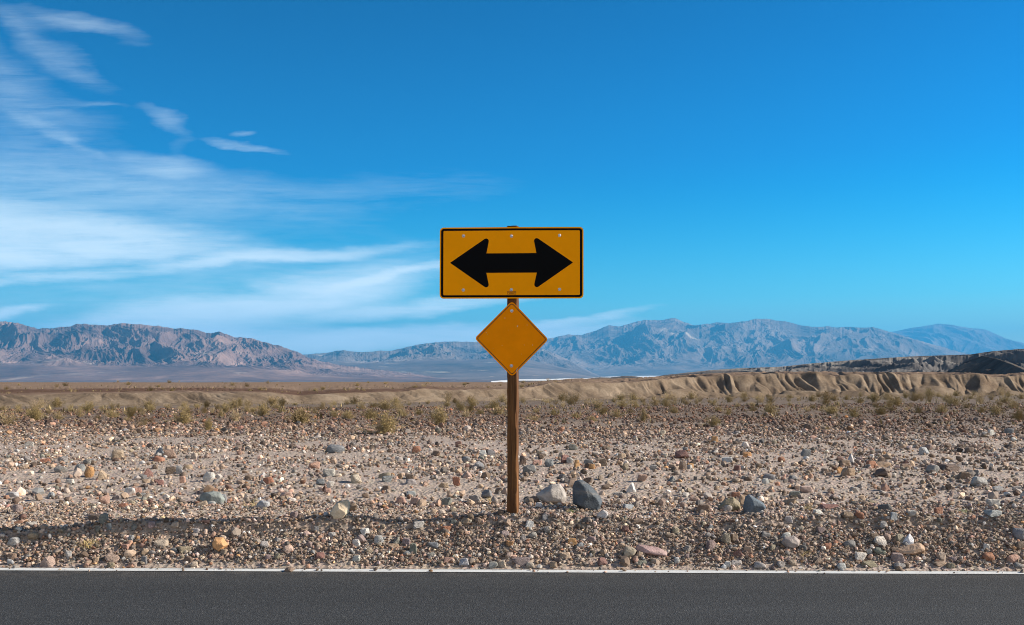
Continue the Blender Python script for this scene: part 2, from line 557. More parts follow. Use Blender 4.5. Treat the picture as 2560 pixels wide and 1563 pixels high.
def G(x, y, detail=True):
    x = np.asarray(x, float)
    y = np.asarray(y, float)
    s = y - (y_line(x) + 0.075)
    px = 1280 + F * x / np.maximum(y, 6)
    near = 1 - sstep(9.5, 14, y)
    zc = interp(1280 + F * x / 8.75, CREST)
    sc = interp(1280 + F * x / 8.75, [(-400, .40), (0, .41), (300, .43), (700, .49), (1000, .57), (1280, .65), (2560, .66)]) + 0.05 * fbm(x * 0.7, x * 0 + 3.3, 5, 3) + .035 * fbm(x * 3.1, x * 0 + 5.1, 15, 4)
    zp = interp(y, PLAIN)
    zp = zp + sstep(18, 60, y) * 0.0065 * x + sstep(30, 60, y) * 0
    zp = zp + 0.05 * fbm(x * 0.22, y * 0.22, 9, 3) * sstep(8.8, 11, y)
    up = np.clip((s - 0.03) / (sc - 0.03), 0, 1)
    up = up ** 1.15 * (1 - 0.25 * up) / 0.75                  # steepest low down, rounded at the crest
    lip = interp(1280 + F * x / 8.75, [(-600, .065), (500, .07), (800, .06), (950, .045), (1150, .04), (1300, .02), (1700, .03), (2000, .045), (2560, .05)]) * (.75 + .9 * np.clip(fbm(x * 1.3, x * 0 + 1.7, 14, 4), -.6, .6))
    up = np.where(s < sc - .055, up * .93, up)
    z_slope = (zc - lip) * up + lip * sstep(-.055, 0.0, s - sc)
    back = sstep(0.0, 0.9, s - sc)
    zbase = np.minimum(zp, 0.27 + 0.02)
    dip = 0.045 * np.exp(-((s - sc - 0.55) / 0.35) ** 2)
    z = np.where(s < sc, z_slope, zc * (1 - back) + zp * back - dip * near)
    # the heap round the foot of the post
    z = z + 0.022 * np.exp(-(((x - 0.02) / 0.38) ** 2 + ((y - 8.86) / 0.22) ** 2)) * sstep(0, .3, s)
    if detail:
        w = sstep(0.0, 0.25, s)
        z = z + w * ((0.022 + .03 * (1 - sstep(.7, 1.2, s))) * fbm(x * 2.1, y * 2.1, 2, 4) + 0.010 * perlin(x * 9, y * 9, 4)) * (1 + sstep(12, 40, y) * 1.2)
    return np.where(s < 0, 0.0 - 0.02 * sstep(0, -.1, s), z)


def drop(px, py):
    """where the sight line through a point of the frame meets the ground"""
    d = np.geomspace(7.6, 150, 5000)
    u = (px - 1280) / F
    zr = HC - (py - HZ) / F * d
    g = G(u * d, d, True)
    k = np.argmax(zr <= g)
    if zr[k] > g[k]:
        k = len(d) - 1
    return u * d[k], d[k], g[k]


def build_ground():
    uu = np.concatenate([-np.geomspace(8, .66, 40)[:-1], np.linspace(-.66, .66, 760), np.geomspace(.66, 8, 40)[1:]])
    ss = [0.0]
    while ss[-1] < 112:
        ss.append(ss[-1] + max(0.016, 0.0085 * ss[-1] ** 1.12))
    ss = np.array(ss)
    # columns fan out from the camera, rows follow the road edge
    dd = 8.15 + ss[:, None]
    x = uu[None, :] * dd
    y = np.where(np.abs(x) < 1e9, y_line(np.clip(x, -60, 60)) + 0.075 + ss[:, None], 0)
    z = G(x, y)
    z[0, :] = -0.03
    v = np.stack([x, y, z], -1).reshape(-1, 3)
    me = mesh_np('ground', v, grid_faces(*x.shape), smooth=True)
    tag(link('ground', me, M['ground']), 'stony tan desert plain rising from the road edge', kind='structure')


build_ground()


def sheet(name, pts, z, mat, nx=1):
    bm = bmesh.new()
    f = bm.faces.new([bm.verts.new((p[0], p[1], z)) for p in pts])
    me = bpy.data.meshes.new(name)
    bm.to_mesh(me)
    bm.free()
    return link(name, me, mat)


# ground on the near side of the road (seen by the sign's face only)
tag(sheet('roadside_ground', [(-400, -400), (400, -400), (400, 0.8), (-400, 0.8)], -0.02, M['ground']), kind='structure')


def build_road():
    xs = np.linspace(-60, 60, 241)
    e = y_line(xs)
    wob = 0.018 * fbm(xs * 2.5, xs * 0, 8, 4)
    far = e + 0.085 + wob
    v, f = [], []
    rows = [np.full_like(xs, 0.5), far - 0.06, far, far + 0.03]
    zz = [0.0, 0.0, 0.0, -0.05]
    v = np.concatenate([np.stack([xs, r, np.full_like(xs, z)], -1) for r, z in zip(rows, zz)])
    me = mesh_np('road', v, grid_faces(4, len(xs)))
    tag(link('road', me, M['asphalt']), 'dark grey asphalt road', kind='structure')
    w1 = 0.006 * fbm(xs * 6, xs * 0 + 2, 3, 4)
    w2 = 0.006 * fbm(xs * 6, xs * 0 + 7, 4, 4)
    v = np.concatenate([np.stack([xs, e - 0.052 + w1, np.full_like(xs, 0.004)], -1), np.stack([xs, e + 0.052 + w2, np.full_like(xs, 0.004)], -1)])
    tag(link('edge_line', mesh_np('edge_line', v, grid_faces(2, len(xs))), M['line']), 'solid white line painted along the road edge', kind='structure')


build_road()

# ------------------------------------------------------------------ the eroded bank beyond the plain
BANK_TOP = [(-400, 986), (0, 988), (180, 984), (365, 981), (475, 980), (675, 981), (750, 989), (855, 981), (910, 979), (1005, 977), (1055, 968), (1110, 971), (1240, 972),
            (1300, 973), (1330, 964), (1370, 956), (1420, 953), (1530, 954), (1600, 950), (1660, 944), (1733, 937), (1843, 931), (1950, 928), (2100, 929),
            (2200, 930), (2320, 930), (2430, 932), (2480, 939), (2510, 937), (2560, 930), (2960, 926)]
BANK_D = [(-400, 70), (0, 71), (600, 75), (1000, 83), (1400, 95), (1800, 107), (2560, 112), (2960, 113)]


def build_bank():
    px = np.linspace(-1300, 3900, 2900)
    u = (px - 1280) / F
    dt = smooth1(interp(px, BANK_D), 80)
    ztoe = G(u * dt, dt, False)
    top_py = smooth1(interp(px, BANK_TOP), 9)
    # slope width ~ 1.9 x height
    ztop = HC - (top_py - HZ) / F * (dt + 4)
    hgt = ztop - ztoe
    depth = np.maximum(3.1 * hgt, 3.0)
    ztop = HC - (top_py - HZ) / F * (dt + depth * 1.02)
    hgt = ztop - ztoe
    w = np.concatenate([np.linspace(-0.25, 1.5, 110), 1.5 + np.geomspace(.02, 46, 60)])
    a = (u * dt)[None, :]
    ww = w[:, None]
    amp = interp(px, [(-400, .55), (600, .65), (1000, .8), (1400, .9), (1800, 1), (2960, 1)])[None, :]
    aw = a + 1.5 * fbm(a * .25, ww * .8, 21, 3) + (1.9 + 2.4 * fbm(a * .09, ww * 0 + 4, 22, 2)) * ww
    gul = 1 - np.abs(perlin(aw / 3.4, ww * .35, 31)) * 1.25                # 1 on the gully line
    gul = np.clip(gul, 0, 1) ** 1.3
    gul2 = np.clip(1 - np.abs(perlin(aw / 1.25, ww * .6, 37)) * 1.6, 0, 1) ** 1.5
    bell = np.exp(-((ww - 0.62) / 0.42) ** 2)
    deep = np.clip(.85 + .8 * fbm(a / 9, ww * 0, 41, 3), .45, 1.2)
    q = ww - 0.20 * fbm(a / 9, ww * .3, 40, 4) * np.clip(ww * 2, 0, 1)
    ramp = np.clip(q, 0, 1)
    prof = 0.34 * ramp ** 1.1 + 0.66 * sstep(0.04, 1.0, ramp)
    # gullies open downward into fans: narrow and sharp high up, wide and shallow at the foot
    vee = np.clip(1 - np.abs(perlin(aw / 2.3, ww * .45, 31)) * (1.0 + .8 * ww), 0, 1) ** 1.1
    veb = np.clip(1 - np.abs(perlin(aw / 3.0 + 40.3, ww * .3, 33)) * (1.2 + .8 * ww), 0, 1) ** 1.1
    vee = np.maximum(vee, .9 * veb)
    vee2 = np.clip(1 - np.abs(perlin(aw / 1.15, ww * .7, 37)) * 1.7, 0, 1)
    mid_ = np.clip(ramp, 0, 1) ** .7 * np.clip(1.01 - ramp, 0, 1) ** .42 * 1.55
    prof = prof - amp * deep * mid_ * (0.60 * vee + 0.26 * vee2) * prof ** .5 - 0.05 * amp * vee2 * ramp * (1.05 - ramp) * 4 * (.4 + fbm(a * 1.1, ww * 2, 48, 3))
    prof = np.maximum(prof, 0.12 * ramp)
    # lower spurs standing out in front of the scarp, overlapping one another
    for (sd, wl, hh, c0, wd) in ((61, 5.2, .40, .36, .34), (67, 3.4, .22, .20, .24)):
        mo = np.clip(fbm(aw / wl + 3 * sd, ww * .25, sd, 3) * 1.9 + .42, 0, 1)
        ctr = c0 + .16 * fbm(a / 6, ww * 0, sd + 2, 2)
        prof = np.maximum(prof, amp * hh * mo * np.clip(1 - np.abs((ww - ctr) / wd), 0, 1) ** .8)
    crest_dip = np.clip(fbm(a / 13, ww * 0, 58, 3), 0, 1) * .16
    prof = prof * (1 - crest_dip * sstep(.5, 1.0, ww) * (1 - sstep(1.3, 1.5, ww)))
    z = ztoe[None, :] + hgt[None, :] * prof + np.where(q < 0, q * 0.5, 0)
    y = dt[None, :] + depth[None, :] * ww
    # plateau behind, gently undulating, breaking off to the valley
    pl = sstep(1.2, 1.7, ww)
    edge = 166 + 10 * fbm(a * 0.03, a * 0, 50, 3)
    z = z + pl * (0.10 * fbm(a * .08, y * .08, 44, 3)) + 0.05 * hgt[None, :] * 0
    z = z + 0.02 * fbm(a * 2.0, y * 2.0, 46, 3) + (1 - pl) * 0.045 * np.clip(ww * 3, 0, 1) * ridged(aw * 1.7, ww * 3.1, 47, 3)
    zl = HC - (954.5 - HZ) / F * edge
    lf = (1 - sstep(1250, 1500, px))[None, :]
    z = z * (1 - pl * lf) + pl * lf * (zl + (z - zl) * (1 - sstep(100, 150, y)))
    z = z - np.where(y > edge, (y - edge) * 0.25, 0)
    x = u[None, :] * y
    v = np.stack([x, y, z], -1).reshape(-1, 3)
    me = mesh_np('bank', v, grid_faces(*x.shape), smooth=True)
    o = tag(link('eroded_bank', me), 'low gullied tan silt bank along the far side of the plain', kind='structure')
    # silt on the slope, gravel on the flat above with a darker band across it
    m, t, b = principled('bank_and_flat')
    p = geo_pos(t)
    n = t.noise(p, 0.35, 6, 0.6)
    sp_ = t.noise(p, 4.5, 6, 0.75)
    sl = t.ramp(n, [(0.3, (0.115, 0.084, 0.060)), (0.5, (0.168, 0.127, 0.091)), (0.72, (0.245, 0.193, 0.142))])
    sl = t.mix(1.0, sl, t.ramp(sp_, [(0.3, (0.72, 0.72, 0.72)), (0.7, (1.22, 1.22, 1.22))]), 'MULTIPLY')
    fn = t.noise(t.mapping(p, scale=(.25, 1, 1)), 2.0, 7, 0.75)
    fl = t.ramp(fn, [(0.3, (0.11, 0.075, 0.055)), (0.5, (0.19, 0.135, 0.10)), (0.7, (0.28, 0.21, 0.16))])
    sx = t.new('ShaderNodeSeparateXYZ')
    t.l.new(p, sx.inputs[0])
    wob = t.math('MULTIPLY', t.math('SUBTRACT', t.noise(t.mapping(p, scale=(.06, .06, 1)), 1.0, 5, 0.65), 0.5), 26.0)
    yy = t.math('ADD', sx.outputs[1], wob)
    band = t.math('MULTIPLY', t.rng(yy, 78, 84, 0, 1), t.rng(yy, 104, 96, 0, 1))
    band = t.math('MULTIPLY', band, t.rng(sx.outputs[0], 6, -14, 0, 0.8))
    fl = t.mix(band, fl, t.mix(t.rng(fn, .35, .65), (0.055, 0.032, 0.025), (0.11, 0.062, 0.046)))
    at = t.new('ShaderNodeAttribute')
    at.attribute_name = 'flatness'
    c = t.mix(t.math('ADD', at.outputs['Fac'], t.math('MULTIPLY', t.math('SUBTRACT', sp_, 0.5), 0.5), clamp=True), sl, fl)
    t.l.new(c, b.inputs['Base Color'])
    b.inputs['Roughness'].default_value = 1.0
    b.inputs['Specular IOR Level'].default_value = 0.0
    bump(t, b, sp_, 0.7, 0.05)
    fa = me.attributes.new('flatness', 'FLOAT', 'POINT')
    fv = sstep(0.95, 1.12, q) * np.ones_like(x)
    fa.data.foreach_set('value', fv.ravel().astype(np.float32))
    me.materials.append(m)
    return px, u, w, v.reshape(len(w), len(px), 3)


bank_px, bank_u, bank_w, bank_v = build_bank()

# ------------------------------------------------------------------ valley floor, badlands, ranges
ZF = -58.0


def build_valley():
    uu = np.linspace(-1.6, 1.6, 260)
    dd = np.geomspace(180, 46000, 150)
    x = uu[None, :] * dd[:, None]
    y = np.repeat(dd[:, None], len(uu), 1)
    z = ZF + 3.0 * fbm(x / 900, y / 900, 60, 4) - np.where(y < 260, (260 - y) * 0.3, 0) * 0
    v = np.stack([x, y, z], -1).reshape(-1, 3)
    m = mat_terrain('valley_silt', [(0.3, (0.080, 0.054, 0.048)), (0.5, (0.13, 0.09, 0.076)), (0.72, (0.20, 0.15, 0.125))], 0.0022,
                    patch=(0.46, 0.43, 0.39), patch_lo=0.60, patch_hi=0.67, sq=(1, .45, 1))
    tag(link('valley_floor', mesh_np('valley_floor', v, grid_faces(*x.shape), smooth=True), m), 'wide purple grey valley floor below the ranges', kind='structure')
    # the salt flat
    n = 160
    d0, d1 = 5200.0, 17500.0
    tt = np.linspace(0, 1, n)
    us = np.linspace(-0.02, 0.50, n)
    near = np.full(n, d0)
    far = interp(us, [(-.02, 6200), (.0, 7500), (.04, 8200), (.07, 9800), (.108, 13500), (.16, 15500), (.5, 15800)]) * (1 + .06 * fbm(us * 40, us * 0, 61, 4))
    rows = []
    for k in np.linspace(0, 1, 12):
        d = near + (far - near) * k
        rows.append(np.stack([us * d, d, np.full(n, ZF + 5.0)], -1))
    v = np.concatenate(rows)
    m = mat_terrain('salt_crust', [(0.3, (0.62, 0.60, 0.56)), (0.5, (0.78, 0.77, 0.73)), (0.7, (0.86, 0.85, 0.82))], 0.0008,
                    patch=(0.40, 0.36, 0.32), patch_lo=0.62, patch_hi=0.72, sq=(.5, 1, 1))
    tag(link('salt_flat', mesh_np('salt_flat', v, grid_faces(12, n), smooth=True), m), 'bright white salt flat on the valley floor', kind='structure')


build_valley()


def build_range(name, label, prof, d0, d1, d2, mat, seed, px0, px1, nx, ny, lx, ly, amp, apron=0.35, apron_h=0.12, zbase=ZF - 2, jag=1.0, ridge_pow=1.0, skew=0.0, smooth=False, lowamp=0.05):
    """a mountain range: toe at d0, crest line near d1, back foot at d2; its skyline follows prof (frame rows against columns)"""
    px = np.linspace(px0, px1, nx)
    u = (px - 1280) / F
    tt = np.concatenate([np.linspace(0, 1, ny), np.linspace(1.04, 1.5, 12)])
    d = np.where(tt <= 1, d0 + (d1 - d0) * tt, d1 + (d2 - d1) * (tt - 1) / .5)[:, None]
    x = u[None, :] * d
    y = np.repeat(d, nx, 1)
    T = np.repeat(tt[:, None], nx, 1)
    # domain warp
    wx = x + lx * 0.45 * fbm(x / lx * .8, y / ly * .8, seed + 1, 3) + skew * y
    wy = y + ly * 0.45 * fbm(x / lx * .8 + 9, y / ly * .8, seed + 2, 3)
    rg = ridged(wx / lx, wy / ly, seed, 8, 0.54) ** ridge_pow
    fine = ridged(wx / lx * 3.7, wy / ly * 3.7, seed + 5, 4, 0.55)
    toe = apron + 0.16 * fbm(x / lx * .45, x * 0, seed + 3, 3)
    mt = np.clip((T - toe) / (1 - toe), 0, 1)
    E = apron_h * np.clip(T / toe, 0, 1) ** 1.4 + (1 - apron_h) * (0.55 * sstep(0, 1, mt) + 0.45 * mt)
    E = np.where(T > 1, 1 - (T - 1) * 1.6, E)
    body = sstep(0.0, 0.25, mt) * (1 - 0.72 * sstep(.62, 1.0, T) * (T <= 1) - 0.72 * (T > 1))
    raw = E * (1 + body * amp * (rg - 0.55) * 1.5 * (1.2 - .5 * mt)) + body * amp * 0.16 * (fine - .5) + (1 - sstep(0, .25, mt)) * lowamp * (rg - .5) * E
    raw = np.maximum(raw, 0)
    smp = HZ - smooth1(interp(px, prof), 5)
    target = smp + jag * 2.2 * fbm(px / 23, px * 0, seed + 8, 5, 0.62)
    # broad scale along the range, then the exact skyline settled near the crest only
    lo, hi = np.zeros(nx), np.full(nx, 6000.0)
    for _ in range(40):
        mid = (lo + hi) / 2
        app = ((zbase - HC + raw * mid[None, :]) / d).max(0) * F
        big = app > smp
        hi = np.where(big, mid, hi)
        lo = np.where(big, lo, mid)
    hi = smooth1(smooth1(hi, max(9, nx // 22)), max(9, nx // 22))
    wgt = np.clip((np.minimum(T, 1) - .25) / .75, 0, 1) ** 3
    lo2, hi2 = np.full(nx, .2), np.full(nx, 3.0)
    for _ in range(30):
        mid = (lo2 + hi2) / 2
        app = ((zbase - HC + raw * hi[None, :] * (1 + (mid[None, :] - 1) * wgt)) / d).max(0) * F
        big = app > target
        hi2 = np.where(big, mid, hi2)
        lo2 = np.where(big, lo2, mid)
    z = zbase + raw * hi[None, :] * (1 + (hi2[None, :] - 1) * wgt)
    v = np.stack([x, y, z], -1).reshape(-1, 3)
    me = mesh_np(name, v, grid_faces(*x.shape), smooth=smooth)
    return tag(link(name, me, mat), label, kind='structure')


LEFT = [(-1700, 880), (-1450, 846), (-1250, 850), (-1000, 815), (-760, 806), (-560, 822), (-380, 803), (-260, 800), (-100, 800), (0, 804), (44, 807), (91, 822), (135, 820), (175, 816), (194, 809), (234, 812), (270, 814), (303, 808), (347, 811), (394, 815), (438, 822), (475, 822),
        (526, 834), (548, 829), (584, 842), (621, 845), (665, 856), (701, 866), (741, 879), (763, 890), (800, 903), (860, 914), (950, 925), (1060, 936), (1150, 946)]
MIDDLE = [(640, 900), (700, 895), (763, 886), (800, 884), (829, 880), (842, 877), (862, 876), (880, 879), (905, 881), (950, 877), (971, 878), (1005, 871), (1048, 861), (1081, 857), (1117, 854), (1187, 855),
          (1250, 853), (1330, 862), (1390, 885), (1450, 915), (1500, 940), (1560, 965), (1700, 980)]
RIGHT = [(1180, 905), (1270, 878), (1330, 856), (1370, 847), (1421, 836), (1454, 838), (1494, 825), (1520, 814), (1549, 816), (1585, 806), (1610, 800), (1651, 801), (1684, 795), (1707, 804), (1733, 813), (1755, 812),
         (1795, 806), (1824, 808), (1865, 803), (1894, 796), (1938, 800), (1970, 805), (2007, 815), (2044, 818), (2065, 815), (2091, 819), (2124, 817), (2150, 820), (2182, 818), (2230, 831), (2300, 852), (2400, 880), (2500, 905), (2600, 925)]
FAR = [(1900, 860), (2050, 846), (2150, 838), (2230, 830), (2277, 820), (2314, 815), (2347, 809), (2376, 812), (2409, 818), (2464, 824), (2489, 835), (2518, 848), (2560, 858), (2650, 872), (2800, 862), (3000, 850), (3300, 866), (3700, 880)]
BADL = [(1300, 962), (1400, 953), (1440, 950), (1500, 943), (1525, 944), (1560, 940), (1590, 941), (1620, 946), (1660, 938), (1770, 926), (1843, 921), (1952, 917), (2025, 909), (2135, 900), (2280, 891), (2427, 886), (2482, 878), (2560, 872), (2700, 866), (2960, 858), (3400, 862), (3900, 856)]

M['left_range'] = mat_terrain('brown_range_rock', [(0.3, (0.078, 0.052, 0.048)), (0.48, (0.15, 0.098, 0.085)), (0.62, (0.25, 0.165, 0.135)), (0.75, (0.37, 0.26, 0.21))], 0.0011,
                              patch=(0.34, 0.27, 0.22), patch_lo=0.60, patch_hi=0.70)
M['mid_range'] = mat_terrain('pale_hill_rock', [(0.3, (0.075, 0.062, 0.056)), (0.5, (0.14, 0.11, 0.097)), (0.7, (0.23, 0.18, 0.155))], 0.0008,
                             patch=(0.40, 0.345, 0.27), patch_lo=0.60, patch_hi=0.66)
M['right_range'] = mat_terrain('grey_range_rock', [(0.3, (0.08, 0.062, 0.052)), (0.5, (0.15, 0.115, 0.095)), (0.7, (0.27, 0.205, 0.165))], 0.0007,
                               patch=(0.40, 0.33, 0.25), patch_lo=0.60, patch_hi=0.68)
M['far_range'] = mat_terrain('far_range_rock', [(0.3, (0.09, 0.07, 0.06)), (0.7, (0.25, 0.195, 0.16))], 0.0005)
M['badland'] = mat_terrain('badland_clay', [(0.3, (0.062, 0.060, 0.062)), (0.5, (0.115, 0.110, 0.108)), (0.7, (0.23, 0.215, 0.195))], 0.010,
                           patch=(0.42, 0.33, 0.19), patch_lo=0.63, patch_hi=0.68, sq=(1, .5, 1))
build_range('mountain_range', 'brown and mauve gullied mountain range falling toward the valley', LEFT, 6500, 9600, 12500, M['left_range'], 101, -1700, 1160, 2300, 300, 560, 1000, 0.50, 0.30, 0.19, jag=2.2, skew=.35)
build_range('low_hills', 'low hazy hills with pale streaks closing the valley', MIDDLE, 8200, 15500, 19000, M['mid_range'], 131, 620, 1700, 900, 220, 1000, 1200, 0.6, 0.52, 0.42, lowamp=0.12)
build_range('blue_range', 'long hazy blue mountain range behind the salt flat', RIGHT, 14500, 20500, 26000, M['right_range'], 151, 1160, 2640, 1300, 300, 1500, 2400, 0.48, 0.16, 0.06, jag=1.6, skew=-.3)
build_range('distant_range', 'palest blue mountain massif far up the valley', FAR, 25000, 32000, 38000, M['far_range'], 171, 1880, 3700, 900, 120, 3200, 5200, 0.5, 0.1, 0.05, jag=.7)
build_range('badlands', 'grey and yellow badland hills behind the silt bank', BADL, 300, 640, 900, M['badland'], 191, 1290, 3900, 2300, 240, 44, 60, 0.62, 0.12, 0.06, zbase=-6.0, jag=.35, smooth=True)
M['dark_hill'] = mat_terrain('dark_badland_clay', [(0.3, (0.055, 0.050, 0.047)), (0.5, (0.09, 0.08, 0.073)), (0.7, (0.17, 0.15, 0.13))], 0.02, patch=(0.5, 0.48, 0.44), patch_lo=0.66, patch_hi=0.72)


def build_dark_hill():
    """a clay ridge running from far to near at the end of the bank, its flank turned away from the sun"""
    pts = [(2395, 420, 925), (2425, 345, 900), (2456, 300, 889), (2492, 272, 896), (2528, 246, 909), (2562, 226, 924), (2620, 200, 945)]
    C = np.array([[(p - 1280) / F * d, d, HC - (yy - HZ) / F * d] for p, d, yy in pts])
    k = np.linspace(0, len(C) - 1, 260)
    cx, cy, cz = (np.interp(k, np.arange(len(C)), smooth_ends(C[:, i])) for i in range(3))
    tx, ty = np.gradient(cx), np.gradient(cy)
    ln = np.hypot(tx, ty)
    nx_, ny_ = ty / ln, -tx / ln                                   # points away from the sun (west)
    if nx_.mean() > 0:
        nx_, ny_ = -nx_, -ny_
    t_ = np.linspace(-26, 30, 220)[:, None]
    x = cx[None, :] + nx_[None, :] * t_
    y = cy[None, :] + ny_[None, :] * t_
    zb = -3.0
    h = (cz - zb)[None, :]
    gul = ridged(x / 9 + .3 * y / 9, y / 13, 231, 5, .58)
    fall = np.where(t_ > 0, t_ * .62, -t_ * .5)
    z = zb + np.maximum(h - fall * (1 + .45 * (gul - .5)) - 1.9 * (gul - .25) * np.clip(np.abs(t_) / 5, 0, 1), .12 * gul)
    v = np.stack([x, y, z], -1).reshape(-1, 3)
    o = link('dark_hill', mesh_np('dark_hill', v, grid_faces(*x.shape), smooth=True), M['dark_hill'])
    tag(o, 'steep dark shadowed clay hill at the end of the bank', kind='structure')


def smooth_ends(a):
    return a


build_dark_hill()


# ------------------------------------------------------------------ haze
def build_haze():
    bm = bmesh.new()
    bmesh.ops.create_cube(bm, size=1.0)
    for v in bm.verts:
        v.co = Vector((v.co.x * 90000, 17000 + v.co.y * 43000, (v.co.z + .5) * 1750 + ZF - 70))
    me = bpy.data.meshes.new('haze')
    bm.to_mesh(me)
    bm.free()
    m = bpy.data.materials.new('air')
    m.use_nodes = True
    t = NT(m.node_tree)
    t.n.clear()
    out = t.new('ShaderNodeOutputMaterial')
    pv = t.new('ShaderNodeVolumePrincipled')
    pv.inputs['Color'].default_value = HAZE_COL
    pv.inputs['Density'].default_value = HAZE_D
    pv.inputs['Anisotropy'].default_value = 0.0
    t.l.new(pv.outputs[0], out.inputs['Volume'])
    tag(link('haze', me, m), kind='stuff')


HAZE_COL = (0.07, 0.49, 1.0, 1)
HAZE_D = 4.5e-5
build_haze()

# ------------------------------------------------------------------ the road sign
DP = 8.765                                # distance of the panels


def sx(c):
    return (1080 + c / 3.667 - 1280) / F * DP


def sz(c):
    return HC - (550 + c / 3.667 - HZ) / F * DP


def round_poly(pts, rad, seg=6):
    """pts: corner list; rad: radius per corner; returns the outline with rounded corners"""
    out = []
    n = len(pts)
    for i in range(n):
        p, a, b = Vector(pts[i]), Vector(pts[i - 1]), Vector(pts[(i + 1) % n])
        r = rad[i] if isinstance(rad, (list, tuple)) else rad
        if r <= 0:
            out.append(p)
            continue
        da, db = (a - p).normalized(), (b - p).normalized()
        ang = da.angle(db)
        tl = r / math.tan(ang / 2)
        bis = (da + db).normalized()
        c = p + bis * (r / math.sin(ang / 2))
        s, e = p + da * tl, p + db * tl
        a0 = math.atan2((s - c).y, (s - c).x)
        a1 = math.atan2((e - c).y, (e - c).x)
        while a1 - a0 > math.pi: a1 -= 2 * math.pi
        while a1 - a0 < -math.pi: a1 += 2 * math.pi
        for k in range(seg + 1):
            aa = a0 + (a1 - a0) * k / seg
            out.append(c + Vector((math.cos(aa), math.sin(aa))) * r)
    return out


FOLD_A = 4.0
FOLD_P = Vector((sx(712), sz(96)))
FOLD_D = (Vector((sx(335), sz(372))) - FOLD_P).normalized()
FOLD_N = Vector((-FOLD_D.y, FOLD_D.x))
if FOLD_N.dot(Vector((-1, 1))) < 0:
    FOLD_N = -FOLD_N


def plate(name, outline, y, thick, mat, parent, fold=False, inner=None, base=None):
    """a thin plate (or ring) standing in the XZ plane; fold bends the dented upper corner back"""
    bm = bmesh.new()
    vo = [bm.verts.new((p.x, 0, p.y)) for p in outline]
    if inner is None:
        bm.faces.new(vo)
    else:
        vi = [bm.verts.new((p.x, 0, p.y)) for p in inner]
        for i in range(len(vo)):
            j = (i + 1) % len(vo)
            bm.faces.new((vo[i], vo[j], vi[j], vi[i]))
    if fold:
        bmesh.ops.bisect_plane(bm, geom=bm.verts[:] + bm.edges[:] + bm.faces[:], plane_co=(FOLD_P.x, 0, FOLD_P.y), plane_no=(FOLD_N.x, 0, FOLD_N.y), dist=1e-5)
        for v in bm.verts:
            k = (Vector((v.co.x, v.co.z)) - FOLD_P).dot(FOLD_N)
            if k > 0:
                v.co.y += k * math.tan(R(FOLD_A))
    ext = bmesh.ops.extrude_face_region(bm, geom=bm.faces[:])
    for v in [g for g in ext['geom'] if isinstance(g, bmesh.types.BMVert)]:
        v.co.y += thick
    bmesh.ops.recalc_face_normals(bm, faces=bm.faces[:])
    bmesh.ops.translate(bm, verts=bm.verts[:], vec=(0, y, 0))
    if base is not None:
        bmesh.ops.translate(bm, verts=bm.verts[:], vec=-base)
    me = bpy.data.meshes.new(name)
    bm.to_mesh(me)
    bm.free()
    return link(name, me, mat, parent)


def lathe_bm(bm, cx, y, cz, prof, seg=14, mi=0):
    """rings round the Y axis: prof = (radius, offset toward the viewer)"""
    rings = []
    for r, o in prof:
        if r < 1e-6:
            rings.append([bm.verts.new((cx, y - o, cz))])
        else:
            rings.append([bm.verts.new((cx + r * math.cos(2 * math.pi * k / seg), y - o, cz + r * math.sin(2 * math.pi * k / seg))) for k in range(seg)])
    for a, b in zip(rings, rings[1:]):
        for k in range(seg):
            j = (k + 1) % seg
            if len(b) == 1:
                f = bm.faces.new((a[k], a[j], b[0]))
            else:
                f = bm.faces.new((a[k], a[j], b[j], b[k]))
            f.material_index = mi


def bolt(cx, cz, y, parent, base):
    bm = bmesh.new()
    lathe_bm(bm, 0, 0, 0, [(0.0135, -0.0005), (0.0135, 0.0016), (0.009, 0.0018)], 16)
    lathe_bm(bm, 0, 0, 0, [(0.0088, 0.001), (0.0084, 0.0062), (0.0062, 0.0078), (0, 0.008)], 6)
    bmesh.ops.recalc_face_normals(bm, faces=bm.faces[:])
    me = bpy.data.meshes.new('bolt')
    bm.to_mesh(me)
    bm.free()
    o = link('bolt', me, M['steel'], parent)
    o.location = (cx, y, cz)
    return o


